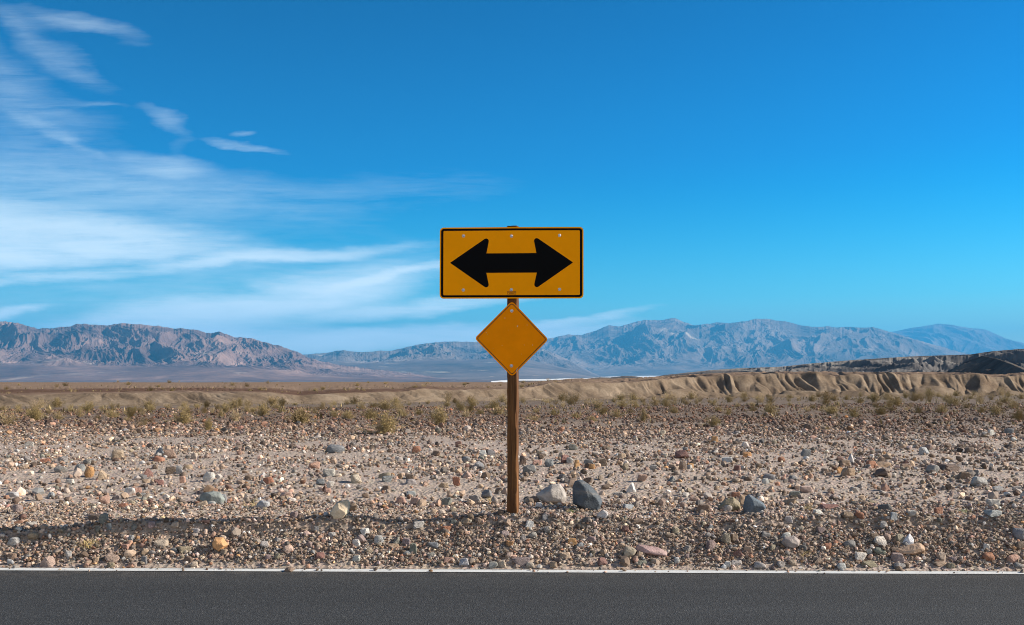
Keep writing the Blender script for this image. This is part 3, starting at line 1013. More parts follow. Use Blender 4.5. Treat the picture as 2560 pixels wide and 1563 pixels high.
def build_sign():
    base = Vector((0.008, 8.828, G(0.008, 8.828).item()))
    root = bpy.data.objects.new('road_sign', None)
    COL.objects.link(root)
    root.location = base
    tag(root, 'yellow double arrow road sign over a blank diamond on a wooden post', 'road sign')
    # post: square timber with worn arrises, turned a little so that its sunlit side shows
    H = HC - (565.5 - HZ) / F * (DP + 0.05) - base.z
    nz, hw = 90, 0.0425
    ring = []
    for i in range(4):
        c = [(-1, -1), (1, -1), (1, 1), (-1, 1)][i]
        n = [(1, -1), (1, 1), (-1, 1), (-1, -1)][i]
        for k in np.linspace(0, 1, 7)[:-1]:
            ring.append((c[0] + (n[0] - c[0]) * k, c[1] + (n[1] - c[1]) * k))
    ring = np.array(ring)
    nr = len(ring)
    zs = np.linspace(-0.45, H, nz)
    V = []
    for i, z in enumerate(zs):
        for k, (rx, ry) in enumerate(ring):
            corner = (abs(rx) > .9 and abs(ry) > .9)
            s = hw * (0.955 if corner else 1.0)
            jit = 0.0016 * perlin(k * 1.7, z * 9, 3) + (0.004 * perlin(k * 5.1, z * 5, 6) if corner else 0) - (0.004 if corner and perlin(z * 3.3, k * 2.0, 9) > .25 else 0)
            s += float(jit)
            V.append((rx * s, ry * s, z))
    V = np.array(V)
    V[-nr:, 2] += 0.004 * perlin(ring[:, 0] * 2.2, ring[:, 1] * 2.2, 12)
    Fc = []
    for i in range(nz - 1):
        for k in range(nr):
            j = (k + 1) % nr
            Fc.append((i * nr + k, i * nr + j, (i + 1) * nr + j, (i + 1) * nr + k))
    me = bpy.data.meshes.new('post')
    me.from_pydata([tuple(v) for v in V], [], Fc + [tuple(range((nz - 1) * nr, nz * nr))])
    me.update()
    post = link('post', me, M['wood'], root)
    post.rotation_euler = (0, 0, R(-13))
    # double arrow panel
    yp = DP - base.y
    dz, dx = base.z, base.x
    org = Vector((base.x, base.y, base.z))

    def PL(name, outline, off, th, mat, parent, **kw):
        return plate(name, outline, DP - off, th, mat, parent, base=org, **kw)
    ci = lambda l, t_, r_, b_: [(sx(l), sz(t_)), (sx(r_), sz(t_ - 3)), (sx(r_), sz(b_ - 3)), (sx(l), sz(b_))]
    S = DP / F / 3.667
    panel = PL('arrow_panel', round_poly(ci(70, 67, 1389, 722), 36 * S), 0, 0.003, M['yellow'], root, fold=True)
    PL('border', round_poly(ci(82, 79, 1377, 710), 26 * S), 0.0012, 0.0008, M['black'], panel, fold=True, inner=round_poly(ci(103, 98, 1356, 691), 10 * S))
    arrow = [((165, 393), 0), ((512, 150), 22), ((528, 196), 0), ((499, 307), 0), ((957, 304), 0), ((934, 190), 0), ((945, 148), 22), ((1293, 390), 0),
             ((945, 636), 22), ((932, 590), 0), ((961, 483), 0), ((498, 485), 0), ((527, 590), 0), ((514, 638), 22)]
    arrow = [((165, 393), 0), ((531, 141), 24), ((499, 307), 0), ((957, 304), 0), ((925, 138), 24), ((1293, 390), 0), ((925, 647), 24), ((961, 483), 0), ((498, 485), 0), ((531, 648), 24)]
    PL('arrow_symbol', round_poly([(sx(a[0]), sz(a[1])) for a, _ in arrow], [r * S for _, r in arrow]), 0.0013, 0.0008, M['black'], panel, fold=True)
    for cx, cy in ((288, 145), (729, 148), (1170, 142), (287, 643), (727, 640), (1169, 637)):
        k = (Vector((sx(cx), sz(cy))) - FOLD_P).dot(FOLD_N)
        bolt(sx(cx) - dx, sz(cy) - dz, yp + max(0, k) * math.tan(R(FOLD_A)), panel, org)
    # maker's sticker: a thin outlined box with two rows of print
    bm = bmesh.new()

    def bar(x0, y0, x1, y1):
        q = [bm.verts.new((sx(a) - dx, yp - 0.0011, sz(b) - dz)) for a, b in ((x0, y1), (x1, y1), (x1, y0), (x0, y0))]
        bm.faces.new(q)
    bar(690, 654, 770, 657); bar(690, 680, 770, 683); bar(690, 657, 693, 680); bar(767, 657, 770, 680)
    rr = random.Random(2)
    for y0, xa, xb in ((660, 698, 762), (670, 704, 758)):
        xx = xa
        while xx < xb:
            w = rr.uniform(2.5, 6)
            bar(xx, y0, xx + w, y0 + 6)
            xx += w + 1.6
    me = bpy.data.meshes.new('sticker')
    bm.to_mesh(me)
    bm.free()
    link('sticker', me, M['print'], panel)
    # blank diamond
    dia = [(390, 1086), (733, 742), (1068, 1096), (734, 1439)]
    cen = (731, 1091)

    def inset(k):
        return [(sx(cen[0] + (a - cen[0]) * k), sz(cen[1] + (b - cen[1]) * k)) for a, b in dia]
    dpan = PL('diamond_panel', round_poly(inset(1.0), 30 * S), 0, 0.003, M['yellow_old'], root)
    PL('border', round_poly(inset(.950), 23 * S), 0.0012, 0.0008, M['brownblack'], dpan, inner=round_poly(inset(.925), 17 * S))
    for cx, cy in ((731, 834), (728, 1338)):
        bolt(sx(cx) - dx, sz(cy) - dz, yp, dpan, org)
    bm = bmesh.new()
    bm.from_mesh(dpan.data)
    for cx, cy, r in ((669, 899, 4), (783, 978, 4.5), (785, 970, 3), (871, 963, 3), (497, 1034, 3), (483, 1014, 2.5), (507, 1050, 2.2), (643, 1152, 2.2), (845, 1147, 2.4), (921, 1147, 3.5),
                      (505, 1100, 1.8), (560, 1180, 1.6), (700, 1010, 1.6), (820, 1230, 1.7), (640, 1290, 1.6), (779, 1372, 7), (785, 1362, 5), (775, 1385, 5), (790, 1358, 3.5)):  # the cluster by the lower edge paints a sunlit glint; the others are chips
        q = [bm.verts.new((sx(cx + r * rr.uniform(.6, 1.2) * math.cos(k * 1.047)) - dx, yp - 0.0009, sz(cy + r * rr.uniform(.6, 1.3) * math.sin(k * 1.047)) - dz)) for k in range(6)]
        bm.faces.new(q[::-1]).material_index = 1
    bm.to_mesh(dpan.data)
    bm.free()
    dpan.data.materials.append(M['chip'])


build_sign()

# ------------------------------------------------------------------ rocks
PAL = {'grey': (.24, .24, .24), 'blue-grey': (.165, .19, .21), 'pale blue': (.39, .42, .435), 'white': (.66, .64, .60), 'beige': (.48, .40, .31), 'tan': (.38, .28, .19),
       'brown': (.20, .14, .10), 'dark brown': (.105, .075, .06), 'rust': (.32, .13, .07), 'orange': (.50, .26, .10), 'pink': (.48, .34, .29), 'salmon': (.42, .245, .19),
       'maroon': (.19, .085, .075), 'mauve': (.27, .21, .215), 'olive': (.27, .24, .17), 'green-grey': (.18, .205, .18), 'slate': (.085, .10, .115), 'pale grey': (.42, .41, .39)}
CODE = {'g': 'grey', 'bg': 'blue-grey', 'pb': 'pale blue', 'w': 'white', 'be': 'beige', 't': 'tan', 'b': 'brown', 'db': 'dark brown', 'ru': 'rust', 'o': 'orange', 'p': 'pink',
        's': 'salmon', 'm': 'maroon', 'mv': 'mauve', 'ol': 'olive', 'gg': 'green-grey', 'sl': 'slate', 'pg': 'pale grey'}
# per crop of the photograph (origin column; rows from 1050, 2.738 crop px per frame px): centre, bottom, width, height, colour, shape
ROCKS = {0: """705 715 65 65 gg r;640 695 75 40 db a;200 742 80 35 pg f;80 868 90 55 pb r;220 845 75 50 t r;325 1013 105 75 p w;760 980 95 65 p r;750 1015 55 35 ol r;655 990 45 45 t a;
980 995 40 55 bg a;910 1010 60 30 p f;1095 880 95 50 be a;1255 915 95 40 ol f;1805 890 60 50 pg r;1975 920 75 55 p r;2190 965 65 50 m a;1900 960 40 40 ol r;1825 970 45 40 mv a;
1190 920 50 35 bg r;1285 980 65 40 b r;1325 1010 50 35 be r;1500 580 90 65 bg a;1790 610 90 50 pb r;1955 540 85 40 p f;1840 445 70 50 ru r;605 400 65 75 o r;690 415 70 70 t w;540 355 65 45 bg a;
1000 395 80 60 m w;940 515 55 45 s a;880 520 80 50 w f;790 275 85 65 t a;1090 250 70 60 bg w;1075 290 85 35 ru f;1160 270 80 60 b a;1245 435 45 45 s a;1225 375 45 55 pb a;1165 375 75 50 db a;
2290 230 120 55 bg r;705 580 75 55 s a;350 540 45 40 pb r;840 605 60 30 ru f;110 640 60 55 mv r;420 295 60 45 g a;1380 600 75 40 t f;1440 585 60 25 pb f;2240 505 50 35 s r;2260 465 50 40 w a;
2435 430 55 60 t a;75 530 80 30 pb f;1090 450 50 35 m a;1280 340 70 30 t f;470 440 60 30 w f;300 300 70 30 ru f;590 305 60 35 g r;1330 270 40 40 be a;185 290 45 40 g r;2190 450 60 40 bg a;
2500 805 60 55 w a;2115 880 45 40 mv r;2165 780 35 45 bg a;1035 755 55 45 mv a;910 765 45 40 gg r;665 785 45 50 gg a;740 765 40 50 bg r;460 960 45 55 pg r;65 995 50 35 pb r;75 965 60 45 b a;
855 885 60 30 s f;1520 920 70 30 t f;1340 790 60 35 pg r;2270 810 60 35 pg a;1195 760 60 40 be a;2010 680 60 45 mv r;2055 690 50 40 b r;125 780 40 40 w a""",
         850: """1360 605 50 35 w a;1330 575 70 45 b a;1800 680 80 55 w r;1690 710 60 40 sl r;1400 690 45 45 bg r;1290 755 60 55 pb a;860 730 65 50 t r;725 775 70 40 ru a;735 805 40 30 o r;
1005 540 75 55 bg a;925 565 80 45 g a;730 595 70 55 gg a;505 590 70 55 p a;415 580 65 45 s a;485 530 65 35 pb a;315 495 60 40 b a;795 455 55 60 ru a;705 465 65 30 t f;320 430 75 40 bg a;
110 440 70 60 be r;305 405 90 40 ol f;410 405 45 35 t a;470 410 60 35 db a;485 445 70 35 g a;525 230 65 45 ru a;1590 865 65 45 o a;1160 875 55 40 o a;1250 840 40 50 g a;1425 775 60 40 g r;
1985 945 85 65 be r;1800 1005 65 55 m a;850 1010 70 55 pb a;1050 1020 70 40 pg a;1240 1000 130 50 mv f;1165 955 50 40 p r;745 985 80 35 s f;500 925 55 70 gg a;455 935 60 35 bg r;
135 845 115 50 mv w;265 850 70 50 pg a;385 860 70 50 gg w;450 860 60 45 mv a;625 950 55 40 g r;1540 950 90 35 t f;2035 715 80 30 b f;1955 775 50 45 m a;1995 500 60 65 w w;1910 525 65 30 pg f;
2305 985 40 40 pb r;2070 1005 80 30 gg f;1525 410 45 35 sl r;1700 450 60 50 db a;1725 340 45 35 o r;1800 320 60 50 b a;1700 305 60 30 bg a;1620 340 40 60 o a;1545 300 70 55 m a;1430 325 60 50 bg a;
1375 250 60 35 t a;1250 310 50 60 db a;1350 310 70 30 s f;2070 425 70 45 s a;2345 270 90 55 m a;2350 345 60 55 b a;2400 335 50 35 o a;780 675 55 40 g r;775 725 45 35 gg a;2210 115 45 40 be a;
1510 270 45 45 be w;1575 305 45 45 pg r;1950 345 50 45 ol a;2150 345 60 30 pg f;870 400 70 45 p w;1650 830 60 35 b a;1640 880 60 35 bg r;1720 845 70 40 mv a;1320 810 55 35 pg r;1300 1020 60 40 be r;
2380 905 50 40 g r;1975 610 70 30 pb f;540 755 90 40 pg f;640 880 80 35 bg f;110 870 50 45 w a;200 920 45 40 ol r;1130 805 60 40 mv a;365 880 80 25 t f;905 980 40 35 pb r;2300 775 50 40 ol r;
980 260 50 45 pb a;1035 260 60 50 g a;865 290 60 35 g r;815 190 45 40 m a;655 250 60 35 b a;1310 580 40 40 b a;1110 1010 60 40 be a""",
         1660: """270 640 100 55 b a;435 632 65 45 pg r;545 600 70 80 t a;495 545 60 45 ru a;950 910 60 45 sl a;425 855 70 70 ol a;490 840 60 55 b a;330 895 70 60 mv a;510 940 75 50 m w;1345 970 85 55 w f;
1490 875 85 65 w a;1270 880 85 50 g r;1480 925 80 45 gg r;1610 985 100 60 mv a;1620 1020 80 40 g r;1410 1010 100 35 ol f;1215 1025 65 40 pb r;1050 990 75 45 b w;665 1025 85 45 pg r;880 1005 50 40 be r;
90 990 40 40 pb r;750 905 45 45 ol r;1260 695 85 55 b r;1340 685 65 50 ru r;860 705 55 40 pg a;900 535 75 40 gg f;980 500 90 40 p f;1135 610 120 30 m f;1890 655 60 50 ru a;2260 670 100 45 pb a;
2265 600 80 50 w a;2440 830 90 80 bg r;2440 900 80 60 db r;2230 970 80 50 ru r;2400 985 90 55 s r;2435 1020 60 35 g r;1910 970 60 55 be a;1895 1005 80 30 t f;560 195 50 40 w r;575 260 60 35 o r;
440 290 80 30 w f;810 290 50 35 ru r;975 250 60 45 bg a;1285 295 45 60 w w;1240 320 80 40 b f;1420 335 60 50 ru a;1270 390 90 55 t a;1205 370 60 45 o r;1515 330 110 35 t f;1500 395 90 55 db a;
1970 350 130 40 db f;1850 365 75 50 g r;2135 390 40 45 bg a;1650 345 60 40 b a;725 420 80 45 bg r;890 420 60 35 sl a;995 75 60 45 db a;505 350 50 35 m a;1625 850 70 60 ol a;1450 830 60 45 b a;
1085 780 60 40 mv a;1510 750 45 50 pg a;700 805 60 35 g f;870 700 55 35 g r;1060 660 70 40 w a;1570 690 50 50 pb a;1700 670 70 40 pg a;1965 660 50 35 b r;2210 900 45 45 w a;1130 895 55 45 ru r;
1410 925 40 40 pb r;1590 915 60 35 b r;580 915 60 45 t a;845 820 60 40 w f;80 780 50 35 ol r;430 1015 50 40 w a;500 1005 80 30 pg f;1980 975 60 35 mv r;1970 1020 55 40 ol r;320 760 40 35 pb a;
1950 480 55 40 db a;2100 235 60 45 db r;2390 190 60 35 b r;1520 490 60 50 s w;1310 500 60 35 pg a;2370 100 60 40 bg r;2245 110 45 40 w a;350 160 55 45 o a;700 440 50 35 w a;2290 490 70 35 pb f;2420 490 60 35 pg f"""}
HERO = [  # crop origin column, outline in crop px, colour, name, label, landmark name, depth factor, lean
    (850, [(1335, 524), (1400, 480), (1460, 452), (1510, 448), (1540, 490), (1556, 545), (1530, 582), (1440, 588), (1360, 560)], (.37, .335, .305), 'boulder', 'pale grey boulder with a low tapering end, just past the post', 'pale boulder', .8),
    (850, [(1592, 470), (1612, 428), (1655, 420), (1712, 455), (1748, 490), (1790, 540), (1800, 575), (1770, 625), (1700, 618), (1592, 588)], (.068, .082, .097), 'boulder', 'tall dark slate blue boulder beside the pale one near the post', 'slate boulder', .75),
    (0, [(2250, 645), (2300, 575), (2372, 555), (2392, 575), (2385, 645), (2345, 680), (2270, 684)], (.52, .42, .30), 'boulder', 'pale tan wedge shaped rock in the shadow line on the bank crest', 'tan wedge rock', .7),
    (1660, [(545, 615), (565, 533), (592, 520), (690, 580), (708, 612), (660, 648), (570, 660)], (.10, .125, .15), 'boulder', 'dark blue grey pointed rock on the bank crest beside an olive one', 'pointed blue rock', .75),
    (1660, [(375, 605), (430, 555), (480, 538), (525, 575), (540, 632), (385, 634)], (.24, .20, .125), 'boulder', 'olive brown domed rock beside the dark blue pointed one', 'olive domed rock', .8),
    (1660, [(1600, 905), (1625, 885), (1700, 868), (1755, 848), (1800, 878), (1806, 925), (1720, 942), (1620, 934)], (.42, .29, .20), 'boulder', 'broad tan rock with a raised end, low on the bank', 'broad tan rock', .7),
    (1660, [(1630, 850), (1690, 783), (1716, 830), (1712, 866), (1640, 866)], (.46, .47, .50), 'boulder', 'pale blue spike of rock standing behind the broad tan rock', 'pale spike', .6),
    (0, [(1350, 540), (1380, 510), (1450, 498), (1500, 505), (1535, 555), (1520, 585), (1460, 580), (1360, 562)], (.22, .24, .225), 'boulder', 'mottled green grey lumpy rock on the flat behind the bank', 'mottled grey rock', .6),
    (850, [(2012, 905), (2040, 865), (2180, 885), (2250, 920), (2240, 948), (2150, 943), (2030, 925)], (.33, .225, .215), 'boulder', 'long mauve slab lying along the foot of the bank', 'mauve slab', .5),
    (1660, [(808, 850), (830, 815), (900, 808), (940, 838), (935, 880), (890, 899), (830, 887)], (.25, .215, .20), 'boulder', 'split mauve and grey block halfway up the bank', 'split block', .8),
    (0, [(1443, 862), (1465, 815), (1520, 815), (1556, 870), (1500, 914), (1450, 892)], (.42, .235, .11), 'boulder', 'large orange brown rock on the gravel bank below the shadow', 'orange brown rock', .8)]


def ico(sub):
    bm = bmesh.new()
    bmesh.ops.create_icosphere(bm, subdivisions=sub, radius=1)
    bm.verts.ensure_lookup_table()
    v = np.array([q.co[:] for q in bm.verts])
    f = np.array([[q.index for q in p.verts] for p in bm.faces], np.int32)
    bm.free()
    return v, f


ICO = {k: ico(k) for k in (1, 2, 3, 4, 5)}


def noise3(v, freq, rng, n=10):
    k = rng.normal(size=(n, 3)) * freq
    ph = rng.uniform(0, 6.28, n)
    return np.sin(v @ k.T + ph).mean(1) * 1.6


def cut_stone(rng, sub, planes, p=16, rough=0.03):
    """planes: (normal, distance) list; a rounded polyhedron bounded by them"""
    v, f = ICO[sub]
    n = np.array([q[0] for q in planes], float)
    n /= np.linalg.norm(n, axis=1)[:, None]
    d = np.array([q[1] for q in planes], float)
    dots = np.maximum(0, v @ n.T) / d[None, :]
    r = 1.0 / np.maximum((dots ** p).sum(1), 1e-9) ** (1 / p)
    r = np.minimum(r, 2.2)
    r = r * (1 + rough * noise3(v, 2.5, rng) + rough * .6 * noise3(v, 6, rng) + rough * .35 * noise3(v, 13, rng, 16))
    return v * r[:, None], f


def random_planes(rng, shape):
    k = {'a': 6, 'r': 15, 'f': 6, 'w': 4}[shape]
    n = rng.normal(size=(k, 3))
    n /= np.linalg.norm(n, axis=1)[:, None]
    # keep the set well spread so that the stone stays closed
    n = np.concatenate([n, [[1, 0, .2], [-1, 0.1, .1], [0, 1, .1], [.1, -1, .2], [0, 0, 1], [0, 0, -1]]])
    d = rng.uniform(.62, 1.08, len(n))
    if shape == 'w':
        s = rng.choice([-1, 1])
        n = np.concatenate([n, [[s * .8, rng.uniform(-.3, .3), .75], [-s * .9, rng.uniform(-.4, .1), .5]]])
        d = np.concatenate([d, [.38, .5]])
    return list(zip(n, d))


def norm_box(v):
    lo, hi = v.min(0), v.max(0)
    c = (lo + hi) / 2
    v = (v - c) / (hi - lo)
    v[:, 2] += 0.5
    return v


SHAPES = {}
for sh, p_, ro in (('a', 42, .020), ('r', 17, .024), ('f', 36, .022), ('w', 42, .020)):
    lst = []
    for k in range(14):
        rg_ = np.random.default_rng(1000 + k * 13 + ord(sh))
        v, f = cut_stone(rg_, 3, random_planes(rg_, sh), p_, ro)
        lst.append(mesh_np('stone_shape', norm_box(v), f, smooth=(sh == 'r' and k % 2 == 0)))
        lst[-1].materials.append(M['rock'])
    SHAPES[sh] = lst

ROCK_REC = []          # px, py, d, w, colour, shape, object
rr = random.Random(41)


def vary(c, a=.12):
    k = 1 + rr.uniform(-a, a)
    return (c[0] * k * (1 + rr.uniform(-.05, .05)), c[1] * k, c[2] * k * (1 + rr.uniform(-.05, .05)), 1)


def put_rock(px, pyb, wpx, hpx, colour, shape):
    x, y, z = drop(px, pyb - min(2.0, hpx * .08))
    s = y / F
    w, h = wpx * s, hpx * s
    me = rr.choice(SHAPES[shape])
    kind = 'boulder' if w > .30 else ('rock' if w > .11 else 'stone')
    o = bpy.data.objects.new(kind, me)
    COL.objects.link(o)
    dep = w * rr.uniform(.65, .95)
    sink = .16 * h
    o.scale = (w * 1.02 * rr.choice((-1, 1)), dep, h + sink)
    o.rotation_euler = (rr.uniform(-.06, .06), rr.uniform(-.12, .12), rr.uniform(-.35, .35))
    o.location = (x, y + dep * .35, z - sink)
    zz = float(G(o.location.x, o.location.y))
    o.location.z = min(max(z, zz - .03), z + .02) - sink
    cc = PAL[colour]
    o.color = vary(tuple(a * .74 + b * .26 for a, b in zip(cc, (.25, .185, .14))))
    ROCK_REC.append([px, pyb, y, w, colour, shape, o, None])
    return o


for ox, txt in ROCKS.items():
    for item in txt.replace('\n', '').split(';'):
        cx, bot, w, h, c, s = item.split()
        put_rock(ox + float(cx) / 2.738, 1050 + float(bot) / 2.738, float(w) / 2.738, float(h) / 2.738, CODE[c], s)

LANDMARKS = [(1282, 1290, 'the post')]
for (ox, poly, col, nm, label, short, dep) in HERO:
    P = np.array(poly, float)
    pxs, pys = ox + P[:, 0] / 2.738, 1050 + P[:, 1] / 2.738
    cx, bot = (pxs.min() + pxs.max()) / 2, pys.max()
    x, y, z = drop(cx, bot - 3)
    s = y / F
    X, Z = (pxs - cx) * s, (bot - pys) * s
    hgt = Z.max()
    Z = np.where(Z < hgt * .12, Z - hgt * .14, Z)
    C = np.array([X.mean(), Z.mean()])
    planes = []
    rg_ = np.random.default_rng(int(cx))
    for i in range(len(X)):
        a, b = np.array([X[i], Z[i]]), np.array([X[(i + 1) % len(X)], Z[(i + 1) % len(X)]])
        e = b - a
        n = np.array([-e[1], e[0]])
        if n @ ((a + b) / 2 - C) < 0:
            n = -n
        n /= np.linalg.norm(n)
        dd = n @ (a - C)
        for ly in (-rg_.uniform(.25, .6), rg_.uniform(.25, .6)):
            planes.append(((n[0], ly, n[1]), dd / math.hypot(1, ly)))
    wid = X.max() - X.min()
    dh = wid * dep * .5
    for nx_, nz_ in ((.25, .45), (-.45, .2), (.1, -.15)):
        planes.append(((nx_ + rg_.uniform(-.15, .15), -1, nz_), dh * rg_.uniform(.75, 1)))
    planes += [((0.1, 1, .2), dh), ((-.3, 1, -.1), dh * .95)]
    v, f = cut_stone(rg_, 5, planes, 44, .020)
    v[:, 2] += C[1]
    v[:, 0] += C[0]
    me = mesh_np(nm, v, f, smooth=True)
    me.materials.append(M['rock'])
    o = link(nm, me)
    o.location = (x, y + dh * .55, z)
    o.color = (*col, 1)
    tag(o, label, 'rock', 'rocks on the desert ground')
    LANDMARKS.append((cx, bot, 'the ' + short))

# more of the larger stones, out on the plain and on the bank, up to about three hundred in all
names_, wts = zip(*[('grey', 6), ('blue-grey', 6), ('pale blue', 2.5), ('white', 1.6), ('beige', 4.5), ('tan', 8), ('brown', 11), ('dark brown', 7), ('rust', 4.5), ('orange', 1.5), ('pink', 4), ('salmon', 4),
                    ('maroon', 3), ('mauve', 5), ('olive', 3), ('green-grey', 3), ('slate', 3), ('pale grey', 3)])
tries = 0
while len(ROCK_REC) < 286 and tries < 3000:
    tries += 1
    px = rr.uniform(10, 2550)
    py = rr.choice((rr.uniform(1095, 1240), rr.uniform(1095, 1180), rr.uniform(1300, 1420)))
    if any(abs(px - q[0]) < 26 and abs(py - q[1]) < 15 for q in ROCK_REC) or any(abs(px - q[0]) < 60 and abs(py - q[1]) < 40 for q in LANDMARKS):
        continue
    d = drop(px, py)[1]
    wm = rr.uniform(.10, .17) if d > 11 else rr.uniform(.05, .085)
    wp = wm * F / d
    put_rock(px, py, wp, wp * rr.uniform(.45, .8), rr.choices(names_, wts)[0], rr.choice('aaarrfw'))


def label_rocks():
    lm = sorted(LANDMARKS)
    shp = {'a': 'angular', 'r': 'rounded', 'f': 'flat', 'w': 'pointed'}
    by = {}
    for q in ROCK_REC:
        px, py, d, w, colour, s, o, _ = q
        sl = d - (float(y_line(o.location.x)) + .075)
        zone = 'by the white line' if sl < .13 else 'on the gravel bank' if sl < .55 else 'on the bank crest' if sl < .95 else 'behind the bank' if d < 13 else 'out on the plain'
        a = [l for l in lm if l[0] <= px]
        b = [l for l in lm if l[0] > px]
        if a and b:
            rel = f"between {a[-1][2]} and {b[0][2]}".replace('the ', '')
        elif a:
            rel = f"east of {a[-1][2]}"
        else:
            rel = f"west of {b[0][2]}"
        base = (f"{colour} {shp[s]} {o.name.split('.')[0]} {zone}", rel)
        by.setdefault(base, []).append(q)
    size_words = {2: ['larger', 'smaller'], 3: ['largest', 'middling', 'smallest']}
    for (b0, rel), qs in by.items():
        if len(qs) == 1:
            lab = [f"{b0}, {rel}"]
        elif len(qs) <= 3:
            qs.sort(key=lambda q: -q[3])
            lab = [f"{k} {b0}, {rel}" for k in size_words[len(qs)]]
        else:
            qs.sort(key=lambda q: q[0])
            nth = ['first', 'second', 'third', 'fourth', 'fifth', 'sixth', 'seventh', 'eighth']
            lab = [f"{nth[i]} {b0}, {rel}" for i in range(len(qs))]
        for q, l in zip(qs, lab):
            tag(q[6], l, 'rock', 'rocks on the desert ground')


label_rocks()

# ------------------------------------------------------------------ gravel: tens of thousands of small stones nobody could count
def build_gravel(name, label, n_try, ylo, yhi, size_fn, dens_fn, sub, seed, bias=1.0):
    rng = np.random.default_rng(seed)
    # sample evenly over the ground area of the fan in front of the camera
    a = rng.uniform(0, 1, n_try)
    y = np.sqrt(ylo ** 2 + a * (yhi ** 2 - ylo ** 2))
    x = rng.uniform(-1, 1, n_try) * (0.62 * y + 1.3)
    s = y - (y_line(x) + .075)
    keep = (s > -.16) & (rng.uniform(0, 1, n_try) < np.where(s < .015, .035 * np.exp(s * 14), dens_fn(x, y, s)))
    x, y, s = x[keep], y[keep], s[keep]
    n = len(x)
    sz_ = size_fn(x, y, s, rng)
    T = []
    for k in range(12):
        rg_ = np.random.default_rng(seed * 31 + k)
        if sub == 1:
            v, f = ICO[1]
            v = v * (1 + rg_.uniform(-.28, .28, (len(v), 1)))
        else:
            v, f = cut_stone(rg_, sub, random_planes(rg_, 'a' if k % 3 else 'r'), 34, .02)
        T.append(norm_box(v.copy()) - np.array([0, 0, .5]))
    f = ICO[sub][1]
    T = np.array(T)
    nv, nf = T.shape[1], len(f)
    tid = rng.integers(0, len(T), n)
    sc = np.stack([sz_ * rng.uniform(.75, 1.3, n), sz_ * rng.uniform(.65, 1.1, n), sz_ * rng.uniform(.48, 1.0, n)], -1)
    an = rng.uniform(0, 6.283, n)
    ti = rng.normal(0, .35, (n, 2))
    V = T[tid] * sc[:, None, :]
    # tilt, then spin
    cx, sx_ = np.cos(ti[:, 0])[:, None], np.sin(ti[:, 0])[:, None]
    vy, vz = V[..., 1] * cx - V[..., 2] * sx_, V[..., 1] * sx_ + V[..., 2] * cx
    cy, sy = np.cos(ti[:, 1])[:, None], np.sin(ti[:, 1])[:, None]
    vx, vz = V[..., 0] * cy + vz * sy, -V[..., 0] * sy + vz * cy
    ca, sa = np.cos(an)[:, None], np.sin(an)[:, None]
    X = vx * ca - vy * sa + x[:, None]
    Y = vx * sa + vy * ca + y[:, None]
    Z = vz + (np.where(s < .02, 0.004, G(x, y)) + sc[:, 2] * rng.uniform(.18, .46, n))[:, None]
    names = list(names_)
    pal = np.array([PAL[k] for k in names])
    pr = np.array(wts, float)
    pr /= pr.sum()
    c = pal[rng.choice(len(names), n, p=pr)]
    warm = np.array([.30, .222, .168])
    mixf = rng.uniform(.25, .8, (n, 1))
    c = c * (1 - mixf) + warm * mixf
    far = sstep(16, 34, y)[:, None]
    c = c * (1 - .52 * far * np.array([.80, 1.0, 1.1]))          # desert varnish farther out
    c = c * np.exp(rng.normal(-.14, .45, (n, 1))) * (1 - .10 * on_bank(s))[:, None]
    cols = np.repeat(np.clip(c, .03, .8), nv, 0)
    verts = np.stack([X, Y, Z], -1).reshape(-1, 3)
    faces = (f[None, :, :] + (np.arange(n) * nv)[:, None, None]).reshape(-1, 3)
    me = mesh_np(name, verts, faces, smooth=False, cols=cols)
    tag(link(name, me, M['gravel']), label, kind='stuff')
    print(name, n)


def logn(rng, n, med, sig, lo, hi):
    return np.clip(med * np.exp(rng.normal(0, sig, n)), lo, hi)


def on_bank(s):
    return sstep(.02, .12, s) * (1 - sstep(.65, 1.0, s))


# fine grit on the bank and just behind
build_gravel('gravel', 'fine multicoloured grit covering the roadside bank', 180000, 7.95, 10.2,
             lambda x, y, s, r: logn(r, len(x), .017, .40, .008, .042),
             lambda x, y, s: (.34 + .66 * on_bank(s)) * sstep(.0, .16, s + .05 * fbm(x * 2, y * 2, 71, 3)) * (.45 + .55 * sstep(-.35, .2, fbm(x * 1.3, y * 1.3, 72, 3))), 1, 5)
# pebbles with facets, bank to middle distance
build_gravel('pebbles', 'mixed pebbles strewn over the bank and the flat behind', 72000, 8.0, 16,
             lambda x, y, s, r: logn(r, len(x), .030, .42, .015, .095),
             lambda x, y, s: (.15 + .45 * on_bank(s)) * sstep(-.02, .10, s) * (.15 + .85 * sstep(-.15, .3, fbm(x * .8, y * .8, 75, 3))), 2, 6)
# stones of the middle ground
build_gravel('scattered_stones', 'small stones littering the desert flat', 112000, 10, 27,
             lambda x, y, s, r: logn(r, len(x), .034, .45, .014, .12),
             lambda x, y, s: (.42 + .36 * sstep(13, 20, y)) * (.14 + .86 * sstep(-.15, .25, fbm(x * .5, y * .35, 77, 4) + .12 * sstep(-3, 6, x))), 1, 7)
# desert pavement farther out
build_gravel('desert_pavement', 'dense brown stones paving the far part of the plain', 120000, 22, 60,
             lambda x, y, s, r: logn(r, len(x), .050, .45, .025, .18),
             lambda x, y, s: (1 - .70 * sstep(28, 36, y + 5 * fbm(x * .1, y * .1, 79, 3))) * (.35 + .65 * sstep(-.3, .15, fbm(x * .22, y * .16, 78, 4))), 1, 8)


# ------------------------------------------------------------------ bushes
def blade(V, Fc, p0, p1, w, side):
    k = len(V)
    V += [p0 - side * w, p0 + side * w, p1]
    Fc.append((k, k + 1, k + 2))


